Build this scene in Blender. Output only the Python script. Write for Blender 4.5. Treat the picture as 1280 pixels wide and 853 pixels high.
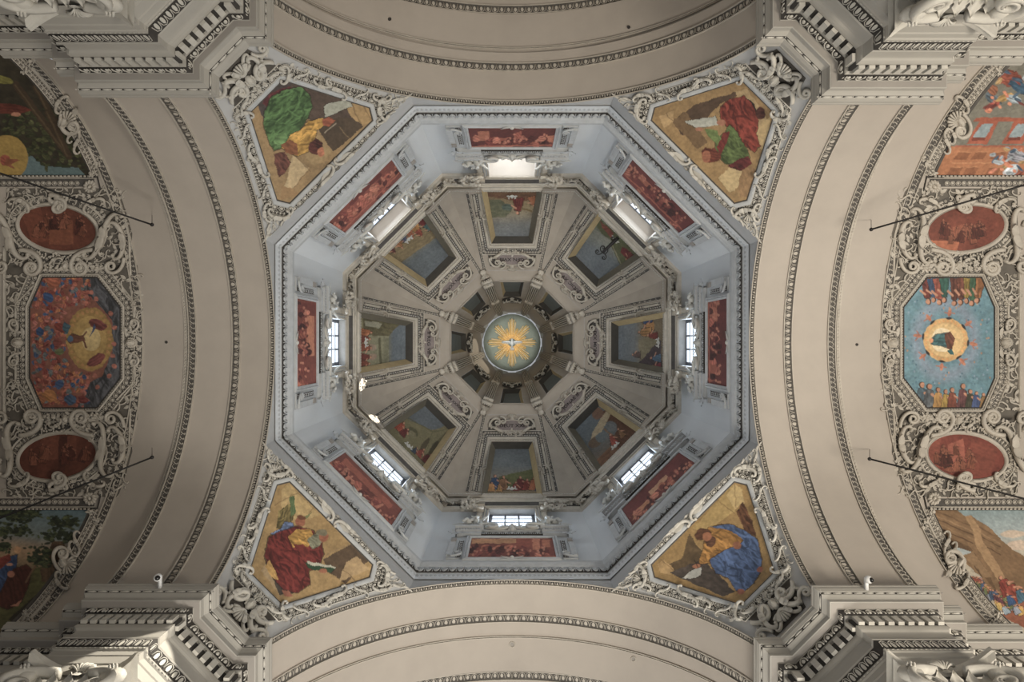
import bpy, math, random
import numpy as np
from math import pi, sin, cos, tan, sqrt, radians
for o in list(bpy.data.objects): bpy.data.objects.remove(o)
SC = bpy.context.scene
COL = SC.collection
random.seed(7); rng = np.random.default_rng(7)
F = 853.33; CX = 640.0; CY = 428.5; Z0 = 1.5
# ---------------------------------------------------------------- camera, sky, lights
cam = bpy.data.cameras.new('camera'); cam.sensor_width = 36; cam.lens = 24; cam.shift_y = 2.0/1280
cam.clip_end = 300
camo = bpy.data.objects.new('camera', cam); COL.objects.link(camo)
camo.location = (0, 0, Z0); camo.rotation_euler = (pi, 0, 0); SC.camera = camo
W = bpy.data.worlds.new('sky'); SC.world = W; W.use_nodes = True
bg = W.node_tree.nodes['Background']; bg.inputs[0].default_value = (0.93, 0.965, 1.0, 1); bg.inputs[1].default_value = 0.36
def lamp(kind, name, loc, target, energy, color, **kw):
    L = bpy.data.lights.new(name, kind); L.energy = energy; L.color = color
    for k, v in kw.items(): setattr(L, k, v)
    o = bpy.data.objects.new(name, L); COL.objects.link(o); o.location = loc
    from mathutils import Vector
    o.rotation_euler = (Vector(target)-Vector(loc)).to_track_quat('-Z', 'Y').to_euler()
    return o
# spot lamps added inside drum and lantern to stand in for sun patches
lamp('SPOT', 'added_sun_spot', (6.8, -6.8, Z0+38.4), (-10.75, 9.0, Z0+19.3), 90000, (1, .93, .8), spot_size=.085, spot_blend=.25, shadow_soft_size=.03)
lamp('SPOT', 'added_sun_spot', (3.4, -1.0, Z0+54.8), (-8.75, 2.45, Z0+44.6), 60000, (1, .93, .8), spot_size=.045, spot_blend=.2, shadow_soft_size=.02)
lamp('SPOT', 'added_sun_spot', (3.2, -1.6, Z0+54.8), (-7.85, 4.35, Z0+44.5), 60000, (1, .93, .8), spot_size=.045, spot_blend=.2, shadow_soft_size=.02)
lamp('SPOT', 'added_sun_spot', (2.5, -1.2, Z0+61.5), (-3.0, 1.3, Z0+61.3), 700, (1, .93, .8), spot_size=.6, spot_blend=.2, shadow_soft_size=.02)
REC = {0: .32, 1: .32, 2: .35, 3: .75, 4: 1.75, 5: .8, 6: .4, 7: .32}      # depth of the glass behind the wall face
DRUM_W = 330
for k in range(8):       # daylight falling in through the eight drum windows
    a = radians(45*k); r = 10.05+REC[k]+.5; dirx, diry = -sin(a), cos(a)
    lamp('AREA', 'drum_window_daylight', (dirx*r, diry*r, Z0+38.7), (dirx*(r-6), diry*(r-6), Z0+36.2),
         DRUM_W, (.80, .90, 1), shape='RECTANGLE', size=2.4, size_y=4.4)
    if k in (3, 4, 5):   # uplight added below the embrasure head, standing in for sun off the sill
        r = 10.05+REC[k]*.55
        lamp('AREA', 'added_sill_uplight', (dirx*r, diry*r, Z0+36.4), (dirx*r, diry*r, Z0+41), {3: 22, 4: 95, 5: 60}[k], (1, .97, .9), shape='RECTANGLE', size=2.2, size_y=max(.4, REC[k]*.8))
lamp('SPOT', 'added_lantern_fill', (0, .5, Z0+53), (0, 0, Z0+63), 2600, (1, .96, .88), spot_size=.5, spot_blend=.3, shadow_soft_size=.4)  # spot added in mid-air to brighten the disc and its rays
lamp('POINT', 'added_lantern_fill', (0, 0, Z0+56), (0, 0, 0), 75, (1, .95, .86), shadow_soft_size=1.2)  # point fill added inside the lantern
# uplights added near floor level, standing in for window daylight off an unbuilt floor
for (x, y, e, c) in ((2, 20, 6200, (1, .95, .87)), (20, 5, 6900, (1, .91, .78))):
    lamp('AREA', 'added_floor_uplight', (x, y, 0.6), (x, y-.01, 30), e, c, shape='DISK', size=7)
VS = SC.view_settings; SC.display_settings.display_device = 'sRGB'
VS.view_transform = 'Standard'; VS.look = 'None'; VS.exposure = 0.08; VS.gamma = 1; VS.use_curve_mapping = False
SC.cycles.max_bounces = 5; SC.cycles.diffuse_bounces = 3; SC.cycles.transparent_max_bounces = 6

# ---------------------------------------------------------------- materials
def lin(c): return tuple(((v/255)/12.92 if v/255 <= .04045 else ((v/255+.055)/1.055)**2.4) for v in c)
def mat(name, col, rough=.8, var=.12, nscale=1.5, bump=.0, metal=0, streak=False, col2=None):
    m = bpy.data.materials.new(name); m.use_nodes = True; nt = m.node_tree; N = nt.nodes; Lk = nt.links
    b = N['Principled BSDF']; b.inputs['Roughness'].default_value = rough; b.inputs['Metallic'].default_value = metal
    tc = N.new('ShaderNodeTexCoord'); mp = N.new('ShaderNodeMapping'); Lk.new(tc.outputs['Object'], mp.inputs[0])
    if streak: mp.inputs['Scale'].default_value = (1, 1, .14)
    n = N.new('ShaderNodeTexNoise'); n.inputs['Scale'].default_value = nscale; n.inputs['Detail'].default_value = 7
    n.inputs['Roughness'].default_value = .62; Lk.new(mp.outputs[0], n.inputs['Vector'])
    r = N.new('ShaderNodeValToRGB'); Lk.new(n.outputs['Fac'], r.inputs[0])
    c1 = tuple(v*(1-var) for v in col); c2 = col2 or tuple(min(1, v*(1+var)) for v in col)
    r.color_ramp.elements[0].position = .3; r.color_ramp.elements[1].position = .68
    r.color_ramp.elements[0].color = (*c1, 1); r.color_ramp.elements[1].color = (*c2, 1)
    Lk.new(r.outputs[0], b.inputs['Base Color'])
    if bump:
        bp = N.new('ShaderNodeBump'); bp.inputs['Strength'].default_value = bump; bp.inputs['Distance'].default_value = .03
        n2 = N.new('ShaderNodeTexNoise'); n2.inputs['Scale'].default_value = nscale*9; n2.inputs['Detail'].default_value = 4
        Lk.new(tc.outputs['Object'], n2.inputs['Vector']); Lk.new(n2.outputs['Fac'], bp.inputs['Height']); Lk.new(bp.outputs[0], b.inputs['Normal'])
    return m
M = {}
M['vault'] = mat('vault_plaster', (.41, .365, .315), .85, .06, .5, .12)
M['dome'] = mat('dome_plaster', (.355, .31, .255), .85, .10, .7, .12)
M['drum'] = mat('drum_plaster', (.60, .615, .62), .8, .05, .9, .1, streak=True)
M['pend'] = mat('pendentive_plaster', (.42, .42, .415), .8, .05, .9, .1)
M['pier'] = mat('pier_plaster', (.37, .35, .31), .75, .05, .8, .1)
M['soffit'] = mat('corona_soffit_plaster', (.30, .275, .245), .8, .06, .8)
M['stucco'] = mat('stucco', (.50, .475, .42), .62, .10, 2.5, .2)
M['vstucco'] = mat('vault_stucco', (.44, .40, .34), .62, .12, 2.5, .2)
M['dstucco'] = mat('dome_stucco', (.45, .405, .335), .62, .12, 3, .2)
M['bstucco'] = mat('drum_stucco', (.44, .45, .45), .62, .10, 3, .2)
M['figure'] = mat('figure_stucco', (.50, .49, .45), .55, .08, 3, .2)
M['ground'] = mat('dark_ground_and_shade_paint', (.045, .04, .035), .9, .25, 4)  # painted ground, also used to deepen crevice shade behind the relief
M['mground'] = mat('grey_ground_and_shade_paint', (.085, .077, .068), .9, .2, 3)  # grey ground paint, darkened so gaps between ornament look shaded
M['vground'] = mat('vault_ground_and_shade_paint', (.12, .107, .09), .9, .15, 2)  # ground tone, darkened in place of shadow among the vault stucco
M['purple'] = mat('cartouche_ground', (.23, .19, .175), .8, .12, 3)
M['letter'] = mat('black_letter_paint', (.02, .015, .015), .7, .2, 3)
M['iron'] = mat('dark_iron', (.025, .023, .022), .5, .2, 5, metal=.6)
M['winframe'] = mat('lead_grey_window_bar', (.10, .11, .13), .5, .2, 5)
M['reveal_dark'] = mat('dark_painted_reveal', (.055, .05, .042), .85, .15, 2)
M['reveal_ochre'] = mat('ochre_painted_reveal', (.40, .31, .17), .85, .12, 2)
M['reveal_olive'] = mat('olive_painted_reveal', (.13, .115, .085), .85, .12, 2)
M['lant'] = mat('lantern_painted_sky', (.10, .115, .11), .85, .15, 1)
M['disc'] = mat('grey_green_disc_paint', (.21, .245, .215), .8, .12, 1.2)
M['gold'] = mat('gilding', (.90, .62, .26), .35, .18, 4, .1, metal=.25)
M['gold2'] = mat('pale_gilding', (.98, .76, .50), .4, .15, 4, .1, metal=.2)
M['dove'] = mat('silvered_dove', (.60, .64, .66), .45, .1, 5)
M['white'] = mat('white_plastic', (.75, .75, .74), .4, .03, 3)
M['black'] = mat('black_lens', (.01, .01, .01), .15, .1, 3)
M['dark_hole'] = mat('dark_vault_hole', (.05, .045, .04), .9, .2, 3)  # plain dark colour for the flat hole discs and their rims
def paintmat(name, var=.16, sc=7):
    m = bpy.data.materials.new(name); m.use_nodes = True; N = m.node_tree.nodes; Lk = m.node_tree.links
    b = N['Principled BSDF']; b.inputs['Roughness'].default_value = .7
    a = N.new('ShaderNodeVertexColor'); a.layer_name = 'paint'
    tc = N.new('ShaderNodeTexCoord'); n = N.new('ShaderNodeTexNoise'); n.inputs['Scale'].default_value = sc; n.inputs['Detail'].default_value = 5
    Lk.new(tc.outputs['Object'], n.inputs['Vector'])
    mr = N.new('ShaderNodeMapRange'); mr.inputs['From Min'].default_value = .3; mr.inputs['From Max'].default_value = .7
    mr.inputs['To Min'].default_value = 1-var; mr.inputs['To Max'].default_value = 1+var; Lk.new(n.outputs['Fac'], mr.inputs['Value'])
    mx = N.new('ShaderNodeVectorMath'); mx.operation = 'SCALE'; Lk.new(a.outputs['Color'], mx.inputs[0]); Lk.new(mr.outputs[0], mx.inputs['Scale'])
    Lk.new(mx.outputs[0], b.inputs['Base Color']); return m
M['paint'] = paintmat('fresco_paint')
def glassmat():
    m = bpy.data.materials.new('window_glass'); m.use_nodes = True; N = m.node_tree.nodes; Lk = m.node_tree.links
    for n in list(N): N.remove(n)
    o = N.new('ShaderNodeOutputMaterial'); t = N.new('ShaderNodeBsdfTransparent'); t.inputs[0].default_value = (.93, .96, 1, 1)
    g = N.new('ShaderNodeBsdfGlossy'); g.inputs['Roughness'].default_value = .1; mx = N.new('ShaderNodeMixShader'); mx.inputs[0].default_value = .08
    em = N.new('ShaderNodeEmission'); em.inputs[0].default_value = (.86, .93, 1, 1); em.inputs[1].default_value = .55; ad = N.new('ShaderNodeAddShader')  # mild emission added so the panes look as bright as sky
    Lk.new(t.outputs[0], mx.inputs[1]); Lk.new(g.outputs[0], mx.inputs[2]); Lk.new(mx.outputs[0], ad.inputs[0]); Lk.new(em.outputs[0], ad.inputs[1]); Lk.new(ad.outputs[0], o.inputs[0]); return m
M['glass'] = glassmat()

# ---------------------------------------------------------------- mesh builder
class MB:
    def __init__(s): s.V = []; s.Q = []; s.T = []; s.n = 0
    def add(s, t, f=None):
        V, Q, T = t
        V = np.asarray(V, float).reshape(-1, 3)
        if f is not None: V = f(V)
        if len(Q): s.Q.append(np.asarray(Q, int)+s.n)
        if len(T): s.T.append(np.asarray(T, int)+s.n)
        s.V.append(V); s.n += len(V); return s
    def arrays(s):
        V = np.concatenate(s.V) if s.V else np.zeros((0, 3))
        Q = np.concatenate(s.Q) if s.Q else np.zeros((0, 4), int)
        T = np.concatenate(s.T) if s.T else np.zeros((0, 3), int)
        return V, Q, T
    def mesh(s, name, material, smooth=True, off=(0, 0, 0)):
        V, Q, T = s.arrays(); V = V-np.array(off)
        me = bpy.data.meshes.new(name); me.vertices.add(len(V)); me.vertices.foreach_set('co', V.astype(np.float32).ravel())
        nl = len(Q)*4+len(T)*3; me.loops.add(nl)
        me.loops.foreach_set('vertex_index', np.concatenate([Q.ravel(), T.ravel()]).astype(np.int32))
        npol = len(Q)+len(T); me.polygons.add(npol)
        ls = np.concatenate([np.arange(len(Q))*4, len(Q)*4+np.arange(len(T))*3]).astype(np.int32)
        me.polygons.foreach_set('loop_start', ls)
        me.polygons.foreach_set('use_smooth', np.full(npol, smooth))
        me.update(calc_edges=True); me.validate(); me.materials.append(M[material]); return me
EMP = {}
def link(name, me, parent=None, kind=None, label=None, cat=None, group=None):
    o = bpy.data.objects.new(name, me); COL.objects.link(o)
    if parent is not None: o.parent = parent
    if kind: o['kind'] = kind
    if label: o['label'] = label
    if cat: o['category'] = cat
    if group: o['group'] = group
    return o
def off_of(p):
    o = np.zeros(3)
    while p is not None: o += np.array(p.get('_off', (0, 0, 0))); p = p.parent
    return o
class Node(object): pass
def part(name, mb, material, parent, smooth=True, kind=None, label=None):
    """a child mesh; mb is in the local frame of the root thing; parts are stored relative to the root's base"""
    base = OFF.get(parent.name, (0, 0, 0)) if parent is not None else (0, 0, 0)
    me = mb.mesh(name, material, smooth, base)
    o = link(name, me, parent, kind, label); OFF[o.name] = base; return o
OFF = {}
def thing(name, label, cat, base=(0, 0, 0), k=0, group=None, kind=None):
    """an Empty at the thing's base; base is given in the unrotated local frame, k turns it by 45 degree steps"""
    o = bpy.data.objects.new(name, None); COL.objects.link(o); o.empty_display_size = .3
    a = radians(45*k); x, y, z = base
    o.location = (x*cos(a)-y*sin(a), x*sin(a)+y*cos(a), z); o.rotation_euler = (0, 0, a)
    if label: o['label'] = label
    if cat: o['category'] = cat
    if group: o['group'] = group
    if kind: o['kind'] = kind
    OFF[o.name] = tuple(base); return o
def copytree(o, k, label, base=None):
    c = o.copy(); COL.objects.link(c); a = radians(45*k); x, y, z = OFF[o.name] if base is None else base
    c.location = (x*cos(a)-y*sin(a), x*sin(a)+y*cos(a), z); c.rotation_euler = (0, 0, a); c['label'] = label
    OFF[c.name] = OFF[o.name]
    for ch in KIDS(o):
        d = ch.copy(); COL.objects.link(d); d.parent = c; OFF[d.name] = OFF[o.name]
        for g in KIDS(ch):
            e = g.copy(); COL.objects.link(e); e.parent = d
    return c
def KIDS(o): return list(o.children)
def single(name, mb, material, label, cat, base=(0, 0, 0), k=0, smooth=True, group=None, kind=None):
    me = mb.mesh(name, material, smooth, base)
    o = bpy.data.objects.new(name, me); COL.objects.link(o); a = radians(45*k); x, y, z = base
    o.location = (x*cos(a)-y*sin(a), x*sin(a)+y*cos(a), z); o.rotation_euler = (0, 0, a)
    if label: o['label'] = label
    if cat: o['category'] = cat
    if group: o['group'] = group
    if kind: o['kind'] = kind
    OFF[o.name] = tuple(base); return o

# ---------------------------------------------------------------- templates (V, Q, T); x along, y across, z out
def gridq(nu, nv, wrap=False):
    i = np.arange(nu-1)[:, None]*nv; j = np.arange(nv if wrap else nv-1)[None, :]; j2 = (j+1) % nv
    q = np.stack([i+j, i+j2, i+nv+j2, i+nv+j], -1); return q.reshape(-1, 4)
def tube(path, rad, n=6, fl=1.0, wrapends=False):
    P = np.asarray(path, float); m = len(P); R = np.broadcast_to(np.asarray(rad, float), (m,))
    t = np.gradient(P, axis=0); t /= np.linalg.norm(t, axis=1)[:, None]+1e-9
    up = np.tile([0, 0, 1.0], (m, 1)); near = np.abs(t[:, 2]) > .95; up[near] = [0, 1, 0]
    s = np.cross(t, up); s /= np.linalg.norm(s, axis=1)[:, None]+1e-9; u = np.cross(s, t)
    a = np.arange(n)*2*pi/n
    V = P[:, None]+R[:, None, None]*(np.cos(a)[None, :, None]*s[:, None]+fl*np.sin(a)[None, :, None]*u[:, None])
    V = V.reshape(-1, 3); Q = gridq(m, n, True)
    V = np.concatenate([V, P[:1], P[-1:]]); c0 = m*n; T = []
    for j in range(n): T += [[c0, (j+1) % n, j], [c0+1, (m-1)*n+j, (m-1)*n+(j+1) % n]]
    return V, Q, np.array(T)
def box(x0, x1, y0, y1, z0, z1):
    V = np.array([[x, y, z] for x in (x0, x1) for y in (y0, y1) for z in (z0, z1)], float)
    Q = np.array([[0, 1, 3, 2], [4, 6, 7, 5], [0, 4, 5, 1], [2, 3, 7, 6], [0, 2, 6, 4], [1, 5, 7, 3]]); return V, Q, np.zeros((0, 3), int)
def blob(rx=1, ry=1, rz=1, nu=8, nv=3, full=False):
    ph = np.linspace(-pi/2 if full else 0, pi/2, nv+1+(nv if full else 0))[:-1]
    if full: ph = ph[1:]
    a = np.arange(nu)*2*pi/nu
    V = np.array([[rx*cos(p)*cos(t), ry*cos(p)*sin(t), rz*sin(p)] for p in ph for t in a]+[[0, 0, rz]]+([[0, 0, -rz]] if full else []))
    m = len(ph); Q = gridq(m, nu, True); top = m*nu; T = [[top, (m-1)*nu+j, (m-1)*nu+(j+1) % nu] for j in range(nu)]
    if full: T += [[top+1, (j+1) % nu, j] for j in range(nu)]
    return V, Q, np.array(T)
def join(*ts):
    m = MB()
    for t in ts: m.add(t)
    return m.arrays()
def X(t, dx=0, dy=0, dz=0, s=1, rot=0, sx=None, sy=None, sz=None, flip=False):
    V = np.array(t[0], float); sx = s if sx is None else sx; sy = s if sy is None else sy; sz = s if sz is None else sz
    V = V*[sx, sy*(-1 if flip else 1), sz]; c, n = cos(rot), sin(rot)
    V = np.stack([V[:, 0]*c-V[:, 1]*n+dx, V[:, 0]*n+V[:, 1]*c+dy, V[:, 2]+dz], 1); return V, t[1], t[2]
def curlpath(kind, n=46, k0=1.6, k1=26., p=3.2):
    s = np.linspace(0, 1, n); e = np.abs(2*s-1)
    if kind == 'c': k = k0+k1*e**p
    elif kind == 's': k = (k0+k1*e**p)*np.sign(2*s-1)
    else: k = k0+k1*s**p; e = s
    th = np.concatenate([[0], np.cumsum((k[1:]+k[:-1])/2)/(n-1)])
    x = np.cumsum(np.cos(th)); y = np.cumsum(np.sin(th)); P = np.stack([x, y], 1)
    if kind in 'cs':
        m = n//2; P -= P[m]; a = th[m]; c, q = cos(-a), sin(-a); P = np.stack([P[:, 0]*c-P[:, 1]*q, P[:, 0]*q+P[:, 1]*c], 1)
    else: P -= P[0]
    L = P[:, 0].max()-P[:, 0].min(); P /= L
    if kind in 'cs': P[:, 0] -= (P[:, 0].max()+P[:, 0].min())/2; P[:, 1] -= (P[:, 1].max()+P[:, 1].min())/2
    return P, e
def scroll(kind='c', L=20, w=1.6, n=44, k0=1.6, k1=26., p=3.2, h=1.2, sec=6, leaf=True):
    P, e = curlpath(kind, n, k0, k1, p); P = P*L
    R = w*(1-.52*e**2); z = h*(.55+.45*np.sin(pi*e))
    t = tube(np.column_stack([P, z]), R, sec, 1.15)
    L2 = [t]
    ends = [P[-1]] if kind == 'v' else [P[0], P[-1]]
    for q in ends: L2.append(X(blob(w*.8, w*.8, w*1.3, 7, 2), q[0], q[1], h*.5))
    if leaf and kind in 'cs':
        m = len(P)//2
        for sg in (-1, 1):
            L2.append(X(leaft(L*.3, w*1.6), P[m][0]-sg*L*.02, P[m][1], h*1.3, rot=0 if sg > 0 else pi))
    return join(*L2)
def leaft(L=8, W=3, nx=8, ny=4, lobes=3, curl=.3):
    u = np.linspace(0, 1, nx)[:, None]; v = np.linspace(-1, 1, ny+1)[None, :]
    w = W*np.sin(pi*np.clip(u*.93+.07, 0, 1))**.7*(1-.28*np.abs(np.sin(pi*lobes*u)))
    x = L*u+0*v - np.abs(v)*W*.25; y = w*v; z = W*.55*(1-v*v*.8)*np.sin(pi*np.clip(u*.9+.1, 0, 1))+L*curl*u**3-.25*W*np.exp(-(v*4)**2)
    V = np.stack([x, y+0*u, z], -1).reshape(-1, 3); return V, gridq(nx, ny+1), np.zeros((0, 3), int)
def rosette(R=4, n=8, h=1.5):
    L2 = [X(blob(R*.3, R*.3, h*1.3, 7, 2), 0, 0, 0)]
    for i in range(n):
        a = 2*pi*i/n; L2.append(X(blob(R*.36, R*.26, h, 6, 2), R*.64*cos(a), R*.64*sin(a), 0, rot=a))
    return join(*L2)
def shell(R=8, n=9, a0=-1.25, a1=1.25, h=2):
    L2 = []
    for i in range(n):
        a = a0+(a1-a0)*i/(n-1); r = np.linspace(.12, 1, 5)*R
        P = np.column_stack([r*np.cos(a), r*np.sin(a), h*(.3+.7*np.sin(np.linspace(0.2, 2.9, 5)))])
        L2.append(tube(P, np.linspace(.25, 1, 5)*R*(a1-a0)/(2*n), 5, 1))
    return join(*L2)
def maskhead(R=6):
    V, Q, T = blob(R*.62, R*.8, R*.75, 14, 7); V = V.copy(); x, y = V[:, 0]/R, V[:, 1]/R
    nose = np.exp(-(x/.10)**2-((y+.02)/.2)**2)*.26+np.exp(-(x/.13)**2-((y+.15)/.08)**2)*.12
    eyes = -.17*(np.exp(-((x-.24)/.12)**2-((y-.12)/.09)**2)+np.exp(-((x+.24)/.12)**2-((y-.12)/.09)**2))
    brow = .1*np.exp(-((y-.27)/.07)**2)*(np.abs(x) < .42); mouth = -.1*np.exp(-(x/.2)**2-((y+.36)/.05)**2)+.09*np.exp(-(x/.18)**2-((y+.45)/.06)**2)
    ch = .08*np.exp(-((np.abs(x)-.3)/.14)**2-((y+.2)/.15)**2)
    V[:, 2] += R*(nose+eyes+brow+mouth+ch)*(V[:, 2] > R*.08)
    L2 = [(V, Q, T)]
    for i in range(13):
        a = -.35+(pi+.7)*i/12; L2.append(X(blob(R*.2, R*.17, R*.38, 6, 2), R*.66*cos(a), R*.82*sin(a), 0, rot=a))
    for sg in (-1, 1): L2.append(X(blob(R*.1, R*.17, R*.3, 6, 2), sg*R*.66, -.02*R, 0))
    return join(*L2)
def cluster(L, W, n, r, seed=1, h=1.5):
    g = np.random.default_rng(seed); L2 = []
    for i in range(n):
        u = g.uniform(-1, 1); v = g.uniform(-1, 1)*sqrt(max(.05, 1-abs(u)**2.2)); rr = r*g.uniform(.65, 1.25)
        if g.random() < .3: L2.append(X(leaft(rr*3, rr*1.1), u*L, v*W, h*g.uniform(.3, 1), rot=g.uniform(0, 6.28)))
        else: L2.append(X(blob(rr, rr, rr*1.3, 7, 2), u*L, v*W, h*g.uniform(0, 1)*(1-abs(v)*.5)))
    return join(*L2)
def frill(R0, R1, a0, a1, n, w, h=1):
    L2 = []
    for i in range(n):
        a = a0+(a1-a0)*i/max(1, n-1); L2.append(X(leaft(R1-R0, w, 5, 2, 1), R0*cos(a), R0*sin(a), h, rot=a))
    return join(*L2)
# small repeated course elements, unit pitch 1, across y in [-.5, .5], outward z (units of pitch)
def egg_el():
    a = np.linspace(-.25, pi+.25, 8); U = np.column_stack([.36*np.cos(a), -.42+.0*a+.80*np.clip(np.sin(a), -.3, 1)*.98, .16+0*a])
    return join(X(blob(.2, .34, .26, 7, 3), 0, -.1, 0), tube(U, .075, 4, 1.4), X(blob(.07, .34, .16, 4, 2), .5, -.05, 0))
def bead_el(): return join(X(blob(.3, .3, .3, 7, 2)), X(blob(.06, .26, .2, 4, 1), .5, 0, 0))
def reel_el(): return join(X(blob(.46, .24, .26, 6, 2), 0, 0), X(blob(.09, .26, .22, 5, 1), .62, 0), X(blob(.09, .26, .22, 5, 1), .86, 0))
def coin_el():
    a = np.linspace(0, 2*pi, 9); return join(X(blob(.27, .27, .26, 8, 2)), tube(np.column_stack([.42*np.cos(a), .42*np.sin(a), .14+0*a]), .075, 4, 1.2))
def leaf_el():
    return join(X(leaft(.9, .3, 5, 2, 1, .15), 0, -.45, .02, rot=pi/2), X(tube(np.array([[-.5, -.4, .05], [-.36, .3, .16], [0, .48, .2], [.36, .3, .16], [.5, -.4, .05]]), .055, 4)))
def wave_el():
    return join(tube(np.array([[-.5, .35, .1], [-.15, .3, .2], [.2, -.1, .2], [.1, -.32, .15], [-.1, -.2, .12]]), .09, 4, 1.4), X(blob(.13, .13, .2, 5, 2), .3, .25), X(leaft(.5, .14, 4, 2, 1), .0, -.4, .05, rot=.4))
def tooth_el(): return box(-.3, .3, -.5, .5, 0, .5)
def tri_el():
    V = np.array([[-.42, -.45, 0], [.42, -.45, 0], [0, .45, 0], [0, -.1, .3]]); return V, np.zeros((0, 4), int), np.array([[0, 1, 3], [1, 2, 3], [2, 0, 3]])
EL = dict(egg=egg_el(), bead=bead_el(), reel=reel_el(), coin=coin_el(), leaf=leaf_el(), wave=wave_el(), tooth=tooth_el(), tri=tri_el())

# ---------------------------------------------------------------- surfaces: profile (apothem a, height d above the lens), straight across
class Surf:
    def __init__(s, a, d, flipn=False):
        a = np.asarray(a, float); d = np.asarray(d, float); rho = a*F/d; o = np.argsort(rho); s.a, s.d, s.rho = a[o], d[o], rho[o]
        ta, td = np.gradient(s.a), np.gradient(s.d); l = np.hypot(ta, td)+1e-9; na, nd = -td/l, ta/l
        sg = np.sign(-(na*s.a+nd*s.d)); s.na, s.nd = na*sg, nd*sg
    def __call__(s, V):
        u, r, h = V[:, 0], V[:, 1], V[:, 2]
        a = np.interp(r, s.rho, s.a); d = np.interp(r, s.rho, s.d); na = np.interp(r, s.rho, s.na); nd = np.interp(r, s.rho, s.nd)
        m = d/F; x = u*m
        return np.stack([x, a+na*h*m, Z0+d+nd*h*m], 1)
    def pt(s, u, r, h=0): return tuple(s(np.array([[u, r, h]], float))[0])
def metric(a):      # a vertical plane at apothem a: x lateral (m), y = depth above lens (m), z = outward towards the axis (m)
    return lambda V: np.stack([V[:, 0], a-V[:, 2], Z0+V[:, 1]], 1)
def resample(path, step, closed=False):
    P = [np.array(p, float) for p in path]; n = len(P); out = []; cor = []
    for i in range(n if closed else n-1):
        a, b = P[i], P[(i+1) % n]; m = max(1, int(math.ceil(np.linalg.norm(b-a)/step)))
        for j in range(m): out.append(a+(b-a)*j/m)
    if not closed: out.append(P[-1])
    return np.array(out)
def offs(P, closed):
    n = len(P); a = np.roll(P, 1, 0); b = np.roll(P, -1, 0)
    if not closed: a[0] = P[0]-(P[1]-P[0]); b[-1] = P[-1]+(P[-1]-P[-2])
    t1 = P-a; t2 = b-P; t1 /= np.linalg.norm(t1, axis=1)[:, None]; t2 /= np.linalg.norm(t2, axis=1)[:, None]
    n1 = np.stack([-t1[:, 1], t1[:, 0]], 1); n2 = np.stack([-t2[:, 1], t2[:, 0]], 1)
    m = n1+n2; m /= (1+(n1*n2).sum(1))[:, None]; return m
def mould(path, prof, closed=False, step=7, sides=True):
    """moulding along a path: prof = [(offset to the left of travel, height)]"""
    P = resample(path, step, closed); m = offs(P, closed); pr = np.array(prof, float)
    V = np.concatenate([(P[:, None]+m[:, None]*pr[None, :, :1]), np.broadcast_to(pr[None, :, 1:], (len(P), len(pr), 1))], -1)
    if closed: V = np.concatenate([V, V[:1]])
    return V.reshape(-1, 3), gridq(len(V), len(pr)), np.zeros((0, 3), int)
def course(path, el, pitch, width=None, off=0, h=0, closed=False, hs=1.0, flip=False, margin=0.0):
    """repeat an element along every leg of a path"""
    width = width or pitch; L2 = MB(); P = np.array(path, float)
    if off: P = P+offs(P, closed)*off
    n = len(P); seg = n if closed else n-1
    D = np.linalg.norm(np.roll(P, -1, 0)-P, axis=1)[:seg]; tot = D.sum()
    if D.max() < pitch*2.5:      # a smooth curve
        cum = np.concatenate([[0], np.cumsum(D)]); Pc = np.concatenate([P, P[:1]]) if closed else P
        c = max(1, round(tot/pitch))
        for i in range(c):
            s = (i+.5)*tot/c; q = np.array([np.interp(s, cum, Pc[:, 0]), np.interp(s, cum, Pc[:, 1])]); e = .3*pitch
            q1 = np.array([np.interp(s-e, cum, Pc[:, 0]), np.interp(s-e, cum, Pc[:, 1])]); q2 = np.array([np.interp(s+e, cum, Pc[:, 0]), np.interp(s+e, cum, Pc[:, 1])])
            t = q2-q1; L2.add(X(el, q[0], q[1], h, sx=tot/c, sy=width, sz=pitch*hs, rot=math.atan2(t[1], t[0]), flip=flip))
        return L2.arrays()
    for i in range(seg):
        a, b = P[i], P[(i+1) % n]; l = np.linalg.norm(b-a)-2*margin; c = max(1, round(l/pitch)); t = (b-a)/np.linalg.norm(b-a)
        if l < pitch*.5: continue
        for j in range(c):
            q = a+t*(margin+(j+.5)*l/c); L2.add(X(el, q[0], q[1], h, sx=l/c, sy=width, sz=pitch*hs, rot=math.atan2(t[1], t[0]), flip=flip))
    return L2.arrays()
def roundp(w, h): return [(-w, 0), (-w*.8, h*.7), (-w*.3, h), (w*.3, h), (w*.8, h*.7), (w, 0)]
def flatp(w, h): return [(-w, 0), (-w, h), (w, h), (w, 0)]
def ogee(w, h): return [(-w, 0), (-w, h*.35), (-w*.6, h*.4), (-w*.3, h*.8), (0, h), (w*.5, h), (w*.5, h*.55), (w, h*.5), (w, 0)]
def fillq(nu, nv, f):      # grid patch, f(i/nu, j/nv) -> (u, rho, h)
    V = np.array([f(i/nu, j/nv) for i in range(nu+1) for j in range(nv+1)], float); return V, gridq(nu+1, nv+1), np.zeros((0, 3), int)
def rotz(V, k): a = radians(45*k); c, s = cos(a), sin(a); return np.stack([V[:, 0]*c-V[:, 1]*s, V[:, 0]*s+V[:, 1]*c, V[:, 2]], 1)
def sweep3(poly, prof, closed=False):
    """poly xy in m, prof [(offset to the left, d)]"""
    P = np.array(poly, float); m = offs(P, closed); pr = np.array(prof, float)
    V = np.concatenate([(P[:, None]+m[:, None]*pr[None, :, :1]), np.broadcast_to(Z0+pr[None, :, 1:], (len(P), len(pr), 1))], -1)
    if closed: V = np.concatenate([V, V[:1]])
    return V.reshape(-1, 3), gridq(len(V), len(pr)), np.zeros((0, 3), int)
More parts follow.
